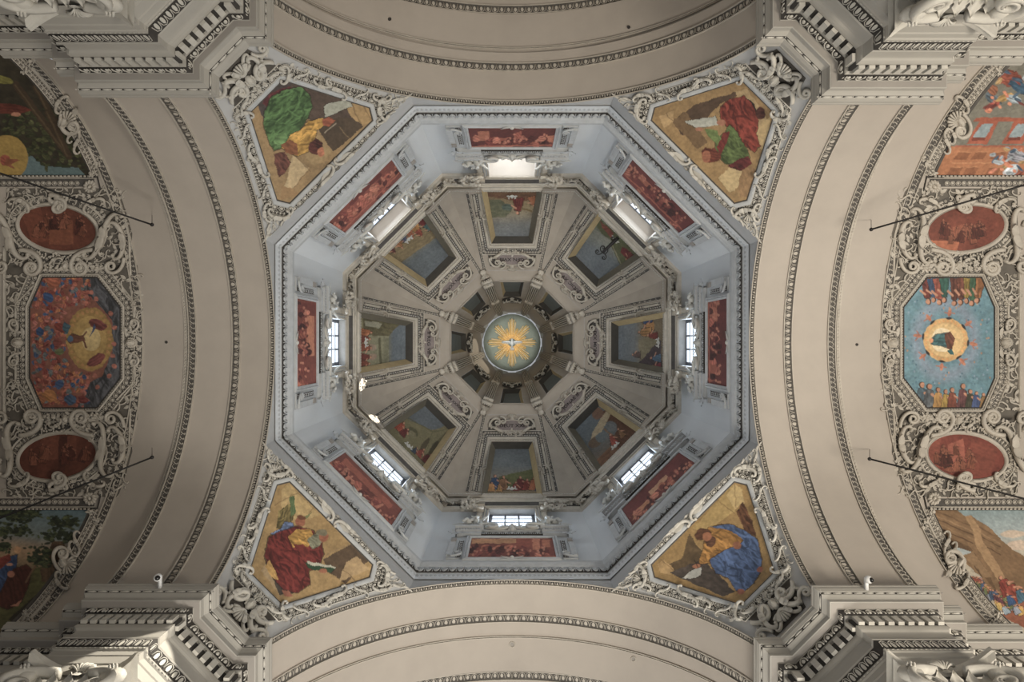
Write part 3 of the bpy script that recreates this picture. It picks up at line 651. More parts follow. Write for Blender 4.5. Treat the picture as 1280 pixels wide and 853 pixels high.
# ------------------------------------------------ the four large seated figures (painted in photo coordinates)
def pic_ul(p):   # green robe, seen upside down
    p.fill((172, 138, 86)); p.noise(.25, 20, 1)
    p.poly([(350, 90), (400, 98), (440, 122), (470, 130), (475, 150), (430, 160), (385, 150), (352, 120)], (96, 76, 62), .15, .3, 14)
    p.poly([(316, 120), (336, 98), (368, 96), (360, 112), (330, 150)], (84, 72, 66), .15, 0, 9)
    p.poly([(430, 128), (460, 132), (472, 148), (452, 158), (438, 146)], (188, 150, 88)); p.line((440, 132), (452, 158), .9, (120, 92, 55)); p.line((452, 130), (466, 152), .8, (128, 98, 60))
    p.poly([(396, 158), (424, 146), (448, 152), (454, 158), (430, 180), (416, 190)], (88, 70, 50), .1, .6, 12); p.line((424, 158), (436, 172), .8, (150, 122, 80))
    p.poly([(398, 166), (416, 190), (394, 208), (382, 196), (390, 180)], (178, 146, 92)); p.poly([(366, 194), (386, 210), (366, 236), (354, 240)], (205, 175, 122)); p.poly([(352, 232), (366, 236), (374, 244), (350, 250)], (176, 136, 82))
    p.line((370, 196), (388, 214), .9, (130, 100, 60)); p.line((368, 234), (384, 214), .7, (130, 100, 60))
    p.poly([(404, 134), (412, 128), (436, 126), (440, 132), (424, 140), (406, 146)], (176, 176, 156), .1, .2, 5, edge=1)
    p.poly([(328, 130), (336, 118), (362, 108), (372, 122), (344, 140)], (108, 44, 46), .3, 1)
    p.poly([(339, 122), (358, 112), (377, 108), (388, 120), (390, 134), (384, 150), (374, 162), (366, 172), (356, 184), (343, 188), (336, 176), (330, 158), (330, 140)], (82, 118, 62), .48, -.75, 8, 2, edge=1.2)
    p.poly([(343, 170), (356, 166), (362, 176), (354, 184), (342, 186)], (104, 142, 80), .4, .2, 6, 3)
    p.poly([(352, 186), (364, 168), (376, 162), (386, 152), (404, 148), (408, 154), (396, 164), (392, 178), (386, 190), (372, 196)], (196, 146, 40), .42, -.7, 6, 4, edge=1); p.poly([(352, 182), (362, 174), (372, 180), (372, 194), (358, 192)], (156, 92, 46), .3, .5)
    p.poly([(402, 150), (410, 146), (420, 150), (412, 158), (404, 156)], (182, 92, 52), .3); p.line((406, 166), (420, 154), 1, (190, 170, 140))
    p.ell(395, 184, 9, 10, (92, 40, 32), .3, .5, 4, 3, .4); p.ell(401, 190, 5, 6, (190, 112, 72), 0, .2)
    p.poly([(342, 192), (356, 190), (364, 204), (356, 216), (350, 222), (344, 206)], (104, 58, 44), .5, .8, 5, 6)
def pic_ur(p):   # red and green robe with scroll
    p.fill((170, 134, 78)); p.noise(.2, 18, 2)
    p.poly([(842, 150), (870, 130), (920, 115), (936, 112), (900, 130), (860, 170), (850, 168)], (96, 72, 50), .15, -.4, 12)
    p.poly([(838, 152), (858, 140), (884, 178), (872, 186)], (128, 98, 60)); p.poly([(823, 146), (842, 138), (842, 152), (830, 160)], (196, 158, 98)); p.line((832, 142), (846, 156), .8, (120, 90, 55))
    p.poly([(898, 222), (914, 208), (932, 216), (918, 240), (910, 240)], (206, 176, 116)); p.poly([(932, 200), (946, 214), (936, 246), (926, 246), (922, 232)], (160, 122, 74), .15, 1.2, 6)
    p.poly([(918, 115), (934, 112), (948, 130), (958, 146), (962, 168), (950, 160), (930, 130)], (192, 160, 104)); p.poly([(930, 120), (944, 130), (950, 150), (938, 140)], (60, 58, 48), .3)
    p.poly([(946, 160), (962, 146), (966, 140), (954, 190), (948, 184)], (200, 168, 108))
    p.poly([(900, 134), (912, 124), (930, 120), (942, 132), (948, 150), (946, 166), (950, 182), (942, 190), (926, 178), (910, 160), (900, 146)], (136, 50, 32), .45, .9, 7, 5, edge=1)
    p.ell(951, 142, 6, 8, (88, 46, 34), 0, .4, 4)
    p.poly([(894, 176), (906, 166), (912, 156), (922, 166), (932, 184), (938, 196), (924, 208), (906, 204), (894, 190)], (92, 110, 54), .42, .5, 6, 7, edge=1)
    p.poly([(896, 184), (904, 166), (912, 164), (908, 180), (900, 194)], (120, 42, 32), .3, 1); p.poly([(918, 202), (936, 194), (940, 204), (926, 214), (908, 208)], (98, 34, 32), .4, .4, 5)
    p.poly([(880, 160), (896, 164), (902, 174), (896, 180), (884, 170)], (110, 130, 66), .3, .8); p.poly([(855, 152), (893, 145), (900, 156), (870, 160)], (186, 186, 170), .06, .2, edge=.8)
    p.ell(874, 162, 4, 2.5, (184, 120, 84)); p.ell(902, 153, 5, 4, (184, 118, 84)); p.ell(888, 194, 12, 9, (110, 48, 28), .2, .5, 4, 2, .4); p.ell(883, 196, 6, 6.5, (180, 106, 70), 0, .15)
def pic_ll(p):   # dark red robe, angel, book
    p.fill((182, 146, 84)); p.noise(.22, 18, 3)
    p.poly([(404, 700), (448, 676), (462, 700), (432, 730), (410, 715)], (104, 80, 54), .12, .7, 12); p.poly([(432, 704), (446, 696), (462, 712), (424, 728)], (196, 160, 104)); p.line((430, 712), (444, 726), .8, (130, 100, 62)); p.line((408, 694), (440, 680), .8, (160, 130, 88))
    p.poly([(352, 612), (362, 605), (380, 625), (400, 645), (372, 652), (352, 640)], (206, 172, 104), .1, .8, 9); p.line((344, 632), (372, 616), .9, (140, 106, 60)); p.line((372, 660), (392, 634), .8, (150, 116, 66))
    p.poly([(326, 714), (334, 700), (356, 740), (352, 746)], (190, 158, 108)); p.poly([(330, 700), (342, 716), (372, 742), (350, 744)], (86, 74, 62), .2, .7, 5)
    p.poly([(345, 660), (348, 640), (362, 630), (366, 622), (370, 640), (366, 650), (354, 664)], (136, 118, 60), .45, 1.9, 4, 4); p.poly([(362, 622), (368, 620), (370, 640), (364, 646)], (90, 110, 64), .3, 1.7, 3); p.poly([(370, 650), (390, 640), (384, 648), (374, 656)], (120, 126, 74), .3)
    p.poly([(338, 668), (350, 662), (356, 652), (366, 654), (370, 664), (360, 672), (344, 672)], (112, 134, 178), .35, .2, 6, 5, edge=1); p.ell(375, 652, 6.5, 6, (168, 98, 62), 0, .2); p.ell(377, 647, 6, 3, (122, 72, 40), .3)
    p.poly([(336, 672), (352, 664), (372, 658), (392, 664), (402, 676), (404, 692), (400, 708), (386, 714), (388, 730), (372, 742), (356, 738), (344, 726), (336, 712), (330, 696)], (118, 36, 28), .42, .9, 8, 6, edge=1.3)
    p.poly([(360, 672), (370, 662), (388, 662), (394, 672), (386, 684), (366, 684)], (200, 148, 44), .35, .3, 5, 7); p.poly([(331, 708), (336, 700), (350, 726), (340, 722)], (206, 158, 70), .2, .8, 4)
    p.poly([(384, 676), (392, 668), (402, 664), (408, 670), (398, 684), (390, 686)], (142, 140, 110), .4, .6, 3, 8); p.ell(404, 671, 6, 7, (170, 98, 62), 0, .2); p.ell(402, 666, 7, 4, (132, 122, 92), .2)
    p.poly([(382, 704), (420, 710), (414, 716), (386, 711)], (52, 84, 56), 0, edge=.8); p.poly([(384, 702), (420, 709), (419, 711), (386, 706)], (206, 202, 176)); p.ell(404, 714, 5, 3, (186, 112, 72)); p.poly([(366, 680), (380, 682), (392, 694), (400, 700), (380, 700)], (128, 42, 32), .3, .6)
    p.poly([(352, 738), (362, 740), (366, 746), (356, 746)], (176, 104, 74))
def pic_lr(p):   # blue robe, writing
    p.fill((168, 132, 70)); p.noise(.2, 18, 4)
    p.poly([(852, 698), (862, 668), (878, 690), (876, 712), (842, 716), (826, 712)], (104, 82, 50), .15, .4, 14); p.poly([(821, 706), (830, 700), (842, 712), (848, 720), (826, 716)], (196, 156, 92)); p.line((826, 700), (842, 714), .8, (130, 98, 58))
    p.poly([(866, 660), (898, 626), (914, 606), (924, 612), (918, 640), (890, 660), (880, 668)], (190, 156, 84), .08, -.7, 14); p.poly([(908, 620), (918, 606), (928, 612), (930, 630), (918, 636)], (204, 172, 104)); p.line((900, 628), (918, 642), .8, (136, 104, 56)); p.line((918, 606), (920, 634), .8, (136, 104, 56))
    p.poly([(920, 640), (928, 628), (940, 650), (946, 672), (930, 662)], (106, 66, 38), .5, 1, 5, 2)
    p.poly([(836, 716), (878, 700), (896, 716), (918, 740), (904, 746), (870, 732)], (82, 70, 60), .3, .3, 8)
    p.poly([(884, 660), (902, 656), (922, 664), (928, 676), (908, 690), (890, 704), (874, 706), (880, 682)], (176, 122, 38), .35, .5, 6, 3, edge=1)
    p.poly([(888, 658), (912, 656), (932, 664), (946, 674), (952, 700), (950, 716), (942, 728), (930, 740), (920, 738), (910, 722), (894, 716), (888, 700), (904, 690), (920, 682), (930, 676), (914, 664)], (72, 98, 142), .45, .8, 8, 4, edge=1.2)
    p.ell(879, 668, 11, 7, (92, 56, 34), -.3, .4, 4, 2, .3); p.ell(888, 677, 7, 7, (104, 66, 42), 0, .4, 3, 4); p.ell(884, 671, 6, 6, (176, 108, 66)); p.ell(870, 708, 4.5, 3, (184, 116, 76)); p.ell(921, 682, 5, 5, (160, 98, 62)); p.line((869, 700), (872, 712), .9, (30, 25, 20))
    p.poly([(852, 722), (868, 712), (876, 710), (876, 720), (862, 724)], (190, 188, 176), .06, edge=.8); p.ell(926, 740, 4, 4, (170, 96, 70)); p.ell(950, 712, 4, 4, (170, 96, 70))
# ------------------------------------------------ red-toned scenes of the drum
def redpic(seed, light, arch=None, ang=0, base=(132, 62, 46)):
    def f(p):
        p.fill(base); p.noise(.35, 22, seed); g = np.random.default_rng(seed); x0, x1, y0, y1 = p.x.min(), p.x.max(), p.y.min(), p.y.max()
        cx, cy = (x0+x1)/2, (y0+y1)/2; ux, uy = cos(ang), sin(ang); W_ = 56; H_ = 13; Q_ = lambda a, b: (cx+ux*a*W_-uy*b*H_, cy+uy*a*W_+ux*b*H_)
        for (a0, b0, a1, b1, c) in light: p.poly([Q_(a0, b0), Q_(a1, b0), Q_(a1, b1), Q_(a0, b1)], c, .08, ang, 5, seed)
        if arch:
            for (a, b, r) in arch: q = Q_(a, b); p.ell(q[0], q[1], r, r*.7, (186, 104, 66), ang); p.ell(q[0], q[1]+1, r*.7, r*.5, (120, 48, 38), ang)
        for i in range(34):
            a, b = g.uniform(-.97, .97), g.uniform(-.1, .95); q = Q_(a, b); c = ((168, 84, 60), (96, 38, 32), (190, 108, 78), (128, 54, 42), (78, 30, 28))[g.integers(5)]
            p.ell(q[0], q[1], g.uniform(2, 5), g.uniform(2.5, 6), c, ang+g.uniform(-.8, .8), .5, 3, i+seed, .5)
        for i in range(22):
            q = Q_(g.uniform(-.95, .95), g.uniform(-.25, .6)); p.ell(q[0], q[1], 1.5, 1.6, (196, 118, 84))
        a, b = Q_(-1.05, .95), Q_(1.05, .8); p.line(a, b, 1.6, (176, 92, 62))
        for ed in (-1, 1): p.poly([Q_(ed*1.0, -1.1), Q_(ed*1.1, -1.1), Q_(ed*1.1, 1.1), Q_(ed*1.0, 1.1)], (84, 38, 32))
    return f
A45 = pi/4
REDP = {
 0: (redpic(11, [(-.9, -.95, .1, -.5, (186, 128, 78)), (.1, -1, .45, -.1, (150, 70, 48)), (.45, -.95, .62, .1, (192, 112, 74)), (.68, -.9, .85, -.1, (184, 104, 66))], [(-.6, -.1, 5), (-.3, -.1, 5), (-.05, -.1, 5)]), 'crowded banquet under low arches'),
 1: (redpic(12, [(-.8, -.9, .7, -.35, (166, 84, 58)), (-.7, .1, .5, .45, (196, 116, 84))], None, A45), 'figures beside a long slanting beam'),
 2: (redpic(13, [(-.6, -.8, .3, -.1, (196, 118, 78)), (-.9, -.9, -.6, .9, (122, 52, 40))], None, pi/2), 'falling pale shaft of light over a crowd'),
 3: (redpic(14, [(-.95, .3, .9, .7, (176, 98, 66)), (-.4, -.5, .6, -.2, (110, 46, 38))], None, -A45), 'figures reclining along a slanting ledge'),
 4: (redpic(15, [(-.75, -.5, -.5, .4, (182, 104, 70)), (-.3, .1, .1, .35, (176, 92, 62)), (-.2, .5, .6, .7, (168, 84, 56)), (.8, -.1, .98, .7, (188, 108, 70))], None, 0, (104, 44, 36)), 'dark interior with beams and a small doorway'),
 5: (redpic(16, [(-.9, -.1, -.2, .3, (176, 94, 64)), (-.1, .3, .7, .6, (150, 70, 52))], None, A45, (118, 48, 42)), 'reclining pair before long dark steps'),
 6: (redpic(17, [(-.9, .1, -.4, .8, (182, 100, 66)), (.35, .2, .7, .9, (166, 84, 56))], None, pi/2, (108, 44, 38)), 'huddled crowd between two pale doorways'),
 7: (redpic(18, [(-.9, -.2, -.1, .25, (190, 124, 74)), (-.2, -.6, .35, -.2, (196, 140, 96))], [(.1, -.1, 6), (-.2, .1, 5)], -A45, (112, 46, 40)), 'seated group beneath a pale vaulted arch')}
# ------------------------------------------------ dome scenes
SKY = [(0, (96, 104, 106)), (.5, (104, 110, 110)), (1, (128, 120, 104))]
def d0(p):
    p.grad((640, 558), (640, 612), [(0, (84, 90, 92)), (.45, (98, 104, 104)), (.7, (120, 116, 104)), (1, (128, 112, 84))]); p.noise(.12, 9, 3, .5, 1.5)
    p.poly([(624, 596), (650, 590), (668, 586), (676, 600), (676, 612), (620, 612)], (92, 94, 52), .15, .2, 6)
    for a in ((618, 612, 17, (48, 74, 106)), (614, 614, 10, (168, 116, 56)), (629, 613, 17, (134, 92, 58)), (624, 615, 9, (176, 126, 60)), (650, 613, 16, (100, 34, 32)), (644, 614, 10, (118, 44, 36)), (658, 613, 13, (128, 50, 36)), (667, 613, 15, (150, 84, 46)), (672, 614, 8, (52, 62, 90))): p.man(a[0], a[1], a[2], a[3], seed=a[0], wide=.4)
def d4(p):
    p.grad((640, 241), (640, 305), [(0, (112, 92, 64)), (.25, (134, 114, 76)), (.45, (128, 118, 96)), (.62, (110, 110, 106)), (1, (94, 100, 104))]); p.noise(.15, 10, 4, .6, 1.6)
    p.poly([(608, 250), (626, 250), (640, 262), (632, 272), (612, 272)], (96, 96, 70), .2); p.ell(634, 259, 7, 4, (76, 88, 76), 0, .4, 3); p.poly([(604, 241), (680, 241), (676, 249), (650, 252), (610, 246)], (106, 72, 46), .25, 0, 6)
    p.man(648, 248, 19, (112, 44, 38), ang=pi, seed=3, wide=.34); p.man(664, 246, 12, (150, 88, 48), ang=pi-.3, seed=5, wide=.4); p.line((652, 261), (664, 264), 2, (104, 82, 40))
def d2(p):
    p.grad((454, 430), (514, 430), [(0, (128, 120, 84)), (.5, (112, 108, 84)), (.62, (90, 98, 104)), (1, (96, 104, 108))])
    p.poly([(454, 396), (500, 404), (486, 420), (474, 430), (454, 412)], (92, 84, 54), .25, .5, 6); p.poly([(456, 401), (478, 404), (474, 411), (456, 408)], (140, 136, 112)); p.poly([(454, 420), (486, 420), (486, 455), (454, 460)], (126, 122, 92), .1, 0, 6)
    for i in range(5): p.line((480+i*1.4, 420+i), (480+i*1.2, 452), .5, (96, 96, 74))
    p.line((474, 424), (476, 458), 3, (88, 84, 58)); p.ell(465, 434, 6, 4, (146, 124, 102)); p.ell(465, 446, 6, 4, (150, 122, 100))
    for a in ((450, 416, 14, (158, 90, 44)), (450, 424, 13, (120, 60, 44)), (450, 434, 14, (140, 72, 44)), (450, 446, 13, (104, 44, 36)), (450, 454, 12, (124, 62, 40))): p.man(a[0], a[1], a[2], a[3], ang=pi/2, seed=a[1], wide=.35)
def d6(p):
    p.grad((768, 430), (824, 430), [(0, (92, 100, 106)), (.45, (104, 108, 108)), (.6, (122, 112, 92)), (1, (118, 102, 76))]); p.poly([(798, 454), (826, 424), (828, 464), (800, 460)], (72, 60, 62), .2, .8, 4); p.poly([(798, 426), (812, 420), (826, 424), (800, 452)], (122, 112, 84), .1)
    for a in ((816, 402, 14, (48, 74, 116)), (818, 408, 12, (168, 118, 56)), (814, 416, 15, (172, 122, 60)), (822, 420, 12, (112, 44, 38)), (800, 444, 9, (84, 66, 60)), (826, 448, 12, (70, 96, 116)), (826, 458, 10, (120, 50, 60))): p.man(a[0], a[1], a[2], a[3], ang=-pi/2, seed=a[1], wide=.4)
def d1(p):
    p.fill((112, 104, 70)); p.noise(.12, 10, 5); p.poly([(508, 524), (534, 500), (566, 530), (540, 538)], (88, 94, 98)); p.line((508, 522), (541, 540), 1.2, (86, 80, 50)); p.line((541, 540), (566, 535), 1, (86, 80, 50)); p.line((541, 540), (530, 575), .9, (90, 84, 54))
    for (a, b) in ((531, 556), (542, 560)): p.ell(a, b, 3, 10, (74, 66, 44), .6)
    p.ell(516, 540, 8, 5, (84, 80, 52), .7, 0); p.ell(515, 543, 6, 4, (120, 112, 80), .7)
    for a in ((496, 538, 13, (150, 62, 36)), (502, 544, 11, (92, 34, 32)), (522, 570, 11, (132, 58, 42)), (530, 578, 13, (104, 44, 38)), (516, 566, 8, (52, 64, 80)), (490, 532, 8, (140, 70, 40))): p.man(a[0], a[1], a[2], a[3], ang=.75, seed=a[0], wide=.4)
def d3(p):
    p.grad((500, 290), (545, 350), [(0, (128, 108, 72)), (.35, (116, 110, 90)), (.5, (92, 98, 100)), (1, (82, 88, 92))]); p.noise(.15, 9, 6); p.poly([(482, 318), (538, 274), (552, 292), (500, 330)], (124, 106, 70), .2, -.6, 5)
    for i, a in enumerate(((530, 280, 12, (108, 40, 38)), (536, 286, 10, (74, 104, 100)), (522, 288, 13, (168, 116, 48)), (514, 294, 12, (150, 84, 46)), (526, 293, 9, (140, 60, 40)), (506, 300, 10, (84, 88, 110)), (500, 306, 11, (150, 96, 46)), (492, 314, 9, (96, 44, 40)))): p.man(a[0]-4, a[1]-5, a[2], a[3], ang=pi*.79, seed=i, wide=.4)
def d5(p):
    p.grad((770, 290), (735, 345), [(0, (98, 104, 76)), (.3, (124, 124, 112)), (.5, (98, 104, 106)), (1, (92, 98, 102))]); p.noise(.12, 10, 7); p.poly([(742, 278), (752, 276), (798, 316), (776, 334), (766, 312)], (88, 90, 56), .15, .9, 6); p.line((740, 286), (764, 304), 4, (128, 126, 112)); p.line((764, 304), (776, 330), 1.2, (140, 130, 98))
    p.poly([(778, 308), (794, 320), (786, 326), (776, 316)], (100, 34, 36), .3); p.man(790, 318, 10, (112, 52, 44), ang=-pi*.75, seed=4, wide=.4); p.poly([(750, 276), (768, 292), (764, 298), (752, 284)], (120, 60, 44), .3)
def d7(p):
    p.grad((735, 515), (770, 575), [(0, (86, 94, 98)), (.5, (92, 98, 98)), (1, (110, 84, 54))]); p.poly([(746, 516), (760, 512), (796, 538), (770, 570), (762, 556), (772, 536), (752, 524)], (92, 58, 36), .2, .7, 5); p.ell(747, 517, 7, 8, (110, 78, 56)); p.poly([(757, 514), (764, 517), (750, 544), (741, 558), (737, 556), (741, 540)], (160, 140, 104), .08); p.ell(744, 553, 9, 6, (100, 80, 58), -.6); p.ell(751, 547, 7, 6, (92, 98, 98), -.6); p.ell(764, 533, 7, 6, (98, 100, 98), .5, .1)
    p.line((755, 537), (768, 546), 2, (124, 92, 62)); p.man(770, 556, 14, (126, 52, 34), ang=-.6, seed=4, wide=.3); p.man(780, 546, 12, (120, 84, 46), ang=-.7, seed=6); p.poly([(746, 574), (766, 556), (774, 564), (752, 588)], (112, 76, 48), .2, -.8, 5)
DOMEP = {0: (d0, 'green hill with a crowd of robed figures below'), 1: (d1, 'pale palace court with arched openings'), 2: (d2, 'colonnade and row of red robed figures'), 3: (d3, 'crowd on a slope under grey sky'), 4: (d4, 'lone red robed figure upside down on a hill'), 5: (d5, 'empty grey sky behind an iron bracket'), 6: (d6, 'figures in blue and yellow by a steep wall'), 7: (d7, 'large pale crescent shape and red figure')}
# ------------------------------------------------ side vault scenes
def pic_wc(p):   # left octagon
    p.fill((128, 76, 58)); g = np.random.default_rng(3)
    p.poly([(104, 340), (155, 340), (155, 512), (96, 512), (108, 480), (128, 470), (140, 440), (140, 400), (120, 378), (104, 366)], (72, 72, 76), .35, 1.3, 8, 4)
    cols = ((150, 78, 60), (166, 90, 66), (122, 52, 44), (172, 104, 56), (54, 78, 112), (96, 100, 100), (140, 66, 54), (160, 92, 80))
    for i in range(620):
        x, y = g.uniform(40, 112), g.uniform(345, 508)
        if x > 84 and 385 < y < 465: continue
        p.ell(x, y, g.uniform(1.5, 3.6), g.uniform(1.5, 4), cols[g.integers(8)], g.uniform(0, 3), .45, 3, i, .4)
    for (x, y, r, c) in ((60, 372, 7, (40, 68, 108)), (50, 415, 6, (40, 66, 104)), (66, 352, 9, (160, 84, 54)), (62, 495, 9, (166, 106, 46)), (88, 500, 8, (58, 82, 110)), (74, 480, 6, (48, 74, 112)), (52, 500, 6, (150, 90, 50)), (104, 500, 6, (120, 50, 46))): p.ell(x, y, r, r*.8, c, .4, .4, 4, int(x), .4)
    p.ell(112, 424, 29, 40, (150, 116, 52), 0, .12, 7, 4, .1); p.ell(112, 424, 21, 29, (166, 132, 62), 0, .08, 6); p.ell(114, 424, 12, 15, (186, 158, 96), 0)
    for i in range(26): a = i*2*pi/26; p.ell(112+25*cos(a), 424+35*sin(a), 2, 2, (170, 120, 60))
    p.poly([(84, 424), (90, 418), (104, 420), (106, 426), (88, 430)], (104, 62, 42), .3, 0, 4, edge=.8); p.line((104, 421), (108, 415), 2, (96, 50, 36)); p.line((104, 426), (108, 434), 2, (96, 50, 36)); p.ell(88, 424, 3.5, 4, (72, 96, 120))
    for (x, y, r) in ((122, 406, .4), (120, 450, -.5)): p.ell(x, y, 12, 6, (112, 54, 48), r, .4, 4, 5, .3, ); p.poly([(x-4, y-2), (x-10, y+16*(1 if y < 424 else -1)), (x-2, y+3)], (62, 78, 112), .3)
    p.ell(76, 410, 9, 5, (128, 52, 40), .5, .3, 4, 5, .3); p.poly([(80, 402), (88, 408), (84, 418), (78, 412)], (62, 92, 104), .3); p.ell(72, 428, 6, 5, (120, 56, 48), 0, .3); p.ell(74, 440, 6, 4, (94, 100, 60), 0, .3)
    for (x, y) in ((108, 372), (120, 374), (104, 378), (114, 366), (118, 470), (136, 470), (122, 484), (138, 392), (143, 410), (142, 430), (141, 445), (143, 458)): p.ell(x, y, 3, 3, (160, 92, 74), 0, .3)
    p.c *= .8
def pic_ec(p):   # right octagon
    p.fill((96, 138, 150)); g = np.random.default_rng(4); dx, dy = p.x-1182, p.y-425; r = np.hypot(dx, dy*.8); a = np.arctan2(dy, dx)
    p.mix(np.clip(.5+.5*np.sin(a*34+fb(r/8, a*3, 1)*6), 0, 1)*.3, p.rgb((70, 116, 138))); p.mix(np.clip(1-np.abs(r-36)/12, 0, 1)*.6, p.rgb((140, 146, 166)))
    for i in range(150): t = g.uniform(0, 2*pi); q = g.uniform(34, 76); p.ell(1182+q*cos(t), 425+q*1.1*sin(t), 1.1, 1.3, ((168, 132, 104), (126, 150, 170), (70, 110, 130))[g.integers(3)])
    p.ell(1182, 425, 28, 27, (214, 168, 96), 0, .07, 6); p.ell(1182, 425, 22, 21, (222, 182, 112)); p.ell(1178, 425, 14, 15, (236, 214, 168))
    for i in range(30): t = i*2*pi/30; p.ell(1182+25*cos(t), 425+24*sin(t), 1.5, 1.5, (226, 160, 80))
    p.poly([(1163, 424), (1170, 418), (1184, 416), (1192, 422), (1190, 436), (1180, 434), (1164, 430)], (52, 96, 98), .4, .2, 5, edge=1); p.poly([(1180, 418), (1188, 414), (1194, 424), (1190, 438), (1184, 436)], (110, 62, 40), .4, 1, 4); p.ell(1164, 426, 3, 3, (230, 150, 90)); p.poly([(1184, 438), (1190, 436), (1192, 444), (1188, 444)], (40, 96, 98))
    for i in range(8):
        t = i*pi/4+.15; x, y = 1182+35*cos(t), 425+34*sin(t); p.ell(x, y, 5, 2.3, (176, 104, 72), t, .2, 3); p.ell(x+4*cos(t), y+4*sin(t), 1.6, 1.6, (190, 120, 86)); p.line((x-3*sin(t), y+3*cos(t)), (x-6*sin(t)+2*cos(t), y+6*cos(t)), 1.4, (170, 96, 64)); p.line((x+3*sin(t), y-3*cos(t)), (x+6*sin(t)+2*cos(t), y-6*cos(t)), 1.4, (170, 96, 64)); p.ell(1182+28*cos(t), 425+27*sin(t), 1.5, 4, (44, 40, 44), t)
    for (x, c) in ((1157, (104, 42, 34)), (1165, (46, 74, 104)), (1173, (134, 62, 44)), (1180, (40, 84, 72)), (1194, (96, 50, 36)), (1203, (110, 58, 40)), (1211, (150, 124, 40)), (1219, (52, 84, 58)), (1226, (146, 90, 40))): p.man(x, 348, 28+(x % 5), c, ang=pi+(x-1190)*.004, seed=x, wide=.2)
    for (x, c, h) in ((1152, (64, 84, 94), 32), (1161, (88, 92, 96), 30), (1172, (160, 116, 48), 26), (1182, (170, 136, 44), 24), (1190, (128, 62, 40), 26), (1203, (96, 54, 54), 30), (1212, (62, 60, 44), 24), (1220, (54, 70, 110), 22), (1229, (130, 96, 50), 20)): p.man(x, 513, h, c, seed=x, wide=.24)
def oval_pic(seed, c0, boxes, base=(104, 50, 30)):
    def f(p):
        p.fill(base); p.noise(.3, 14, seed); g = np.random.default_rng(seed)
        for (pts, c) in boxes: p.poly(pts, c, .12, .3, 5, seed)
        for i in range(18):
            a = g.uniform(0, 6.28); q = g.uniform(.2, .85); x, y = c0[0]+44*q*cos(a), c0[1]+8+13*q*sin(a)
            p.man(x, y, g.uniform(12, 18), ((128, 66, 40), (92, 40, 26), (140, 76, 48), (76, 32, 22))[g.integers(4)], (150, 84, 56), g.uniform(-.3, .3), (70, 34, 22), i+seed, wide=.3)
        p.c *= .85
    return f
def pic_nw(p):
    p.fill((50, 44, 30)); p.noise(.5, 9, 2); g = np.random.default_rng(9); p.poly([(-10, 190), (14, 176), (40, 196), (60, 212), (100, 214), (100, 222), (-10, 222)], (88, 110, 112))
    for i in range(420):
        x, y = g.uniform(0, 105), g.uniform(135, 222)
        if (y-175)*1.0 > (x-30)*.75+18 and x < 62: continue
        p.ell(x, y, g.uniform(1.5, 4), g.uniform(1, 2.6), ((62, 66, 34), (44, 50, 26), (80, 82, 44), (54, 58, 32))[g.integers(4)], g.uniform(-.5, .8), .4, 3, i, .5)
    p.poly([(60, 226), (112, 226), (98, 210), (60, 208)], (84, 106, 106)); p.ell(8, 198, 27, 29, (158, 126, 44)); p.ell(6, 200, 6, 7, (136, 62, 40), .4, .3); p.poly([(8, 198), (26, 200), (14, 206), (20, 212), (6, 206)], (130, 70, 40), .2)
    for q in (((20, 106), (84, 192), 9), ((44, 108), (68, 150), 7), ((60, 140), (86, 196), 8)): p.line(q[0], q[1], q[2], (66, 50, 32)); p.line((q[0][0]-1, q[0][1]), (q[1][0]-2, q[1][1]), 2, (88, 70, 44))
    p.ell(4, 100, 12, 5, (112, 106, 36), .2, .3); p.poly([(-5, 128), (28, 132), (40, 138), (22, 143), (-5, 142)], (98, 40, 26), .3, 0, 4); p.ell(20, 143, 6, 3, (180, 116, 84))
def pic_sw(p):
    p.grad((40, 630), (30, 720), [(0, (82, 108, 116)), (.45, (110, 120, 116)), (.65, (164, 130, 92)), (1, (90, 80, 50))]); g = np.random.default_rng(5)
    p.poly([(-5, 730), (16, 718), (60, 706), (90, 712), (60, 760), (10, 785), (-5, 785)], (86, 84, 42), .2, 0, 8); p.poly([(10, 775), (60, 730), (72, 740), (30, 785)], (48, 42, 30)); p.poly([(64, 678), (80, 676), (84, 700), (72, 726), (52, 728), (50, 712), (60, 700)], (84, 62, 40), .3, 1.4, 5)
    def tree(pts, n, s):
        for i in range(n): c = pts[g.integers(len(pts))]; p.ell(c[0]+g.normal(0, c[2]), c[1]+g.normal(0, c[2]*.6), g.uniform(1.5, 4), g.uniform(1, 2.4), ((44, 54, 34), (58, 68, 40), (34, 42, 28), (72, 80, 46))[g.integers(4)], g.uniform(-.4, .4), .4, 3, i+s, .5)
    tree([(8, 642, 7), (24, 646, 8), (40, 640, 6), (6, 664, 7), (26, 664, 6), (2, 684, 5)], 330, 1); tree([(68, 652, 5), (80, 660, 8), (64, 670, 6), (88, 652, 6), (86, 672, 5), (52, 690, 6), (46, 700, 5), (54, 704, 5)], 280, 2)
    p.poly([(-5, 706), (10, 696), (22, 694), (20, 712), (4, 740), (-5, 742)], (40, 64, 102), .35, 1, 5, edge=1); p.poly([(-5, 700), (12, 692), (14, 700), (-5, 716)], (128, 46, 34), .3); p.ell(22, 688, 4.5, 4.5, (190, 140, 92)); p.ell(12, 706, 4, 2, (190, 130, 100))
    p.poly([(8, 726), (16, 712), (32, 706), (40, 712), (34, 736), (28, 752), (10, 762), (-5, 756), (-2, 744)], (76, 34, 24), .3, 1.2, 6, 2, edge=1); p.ell(14, 718, 4.5, 4.5, (160, 100, 74)); p.poly([(12, 758), (28, 750), (22, 758)], (176, 112, 84)); p.line((32, 728), (44, 708), 2.2, (120, 84, 58))
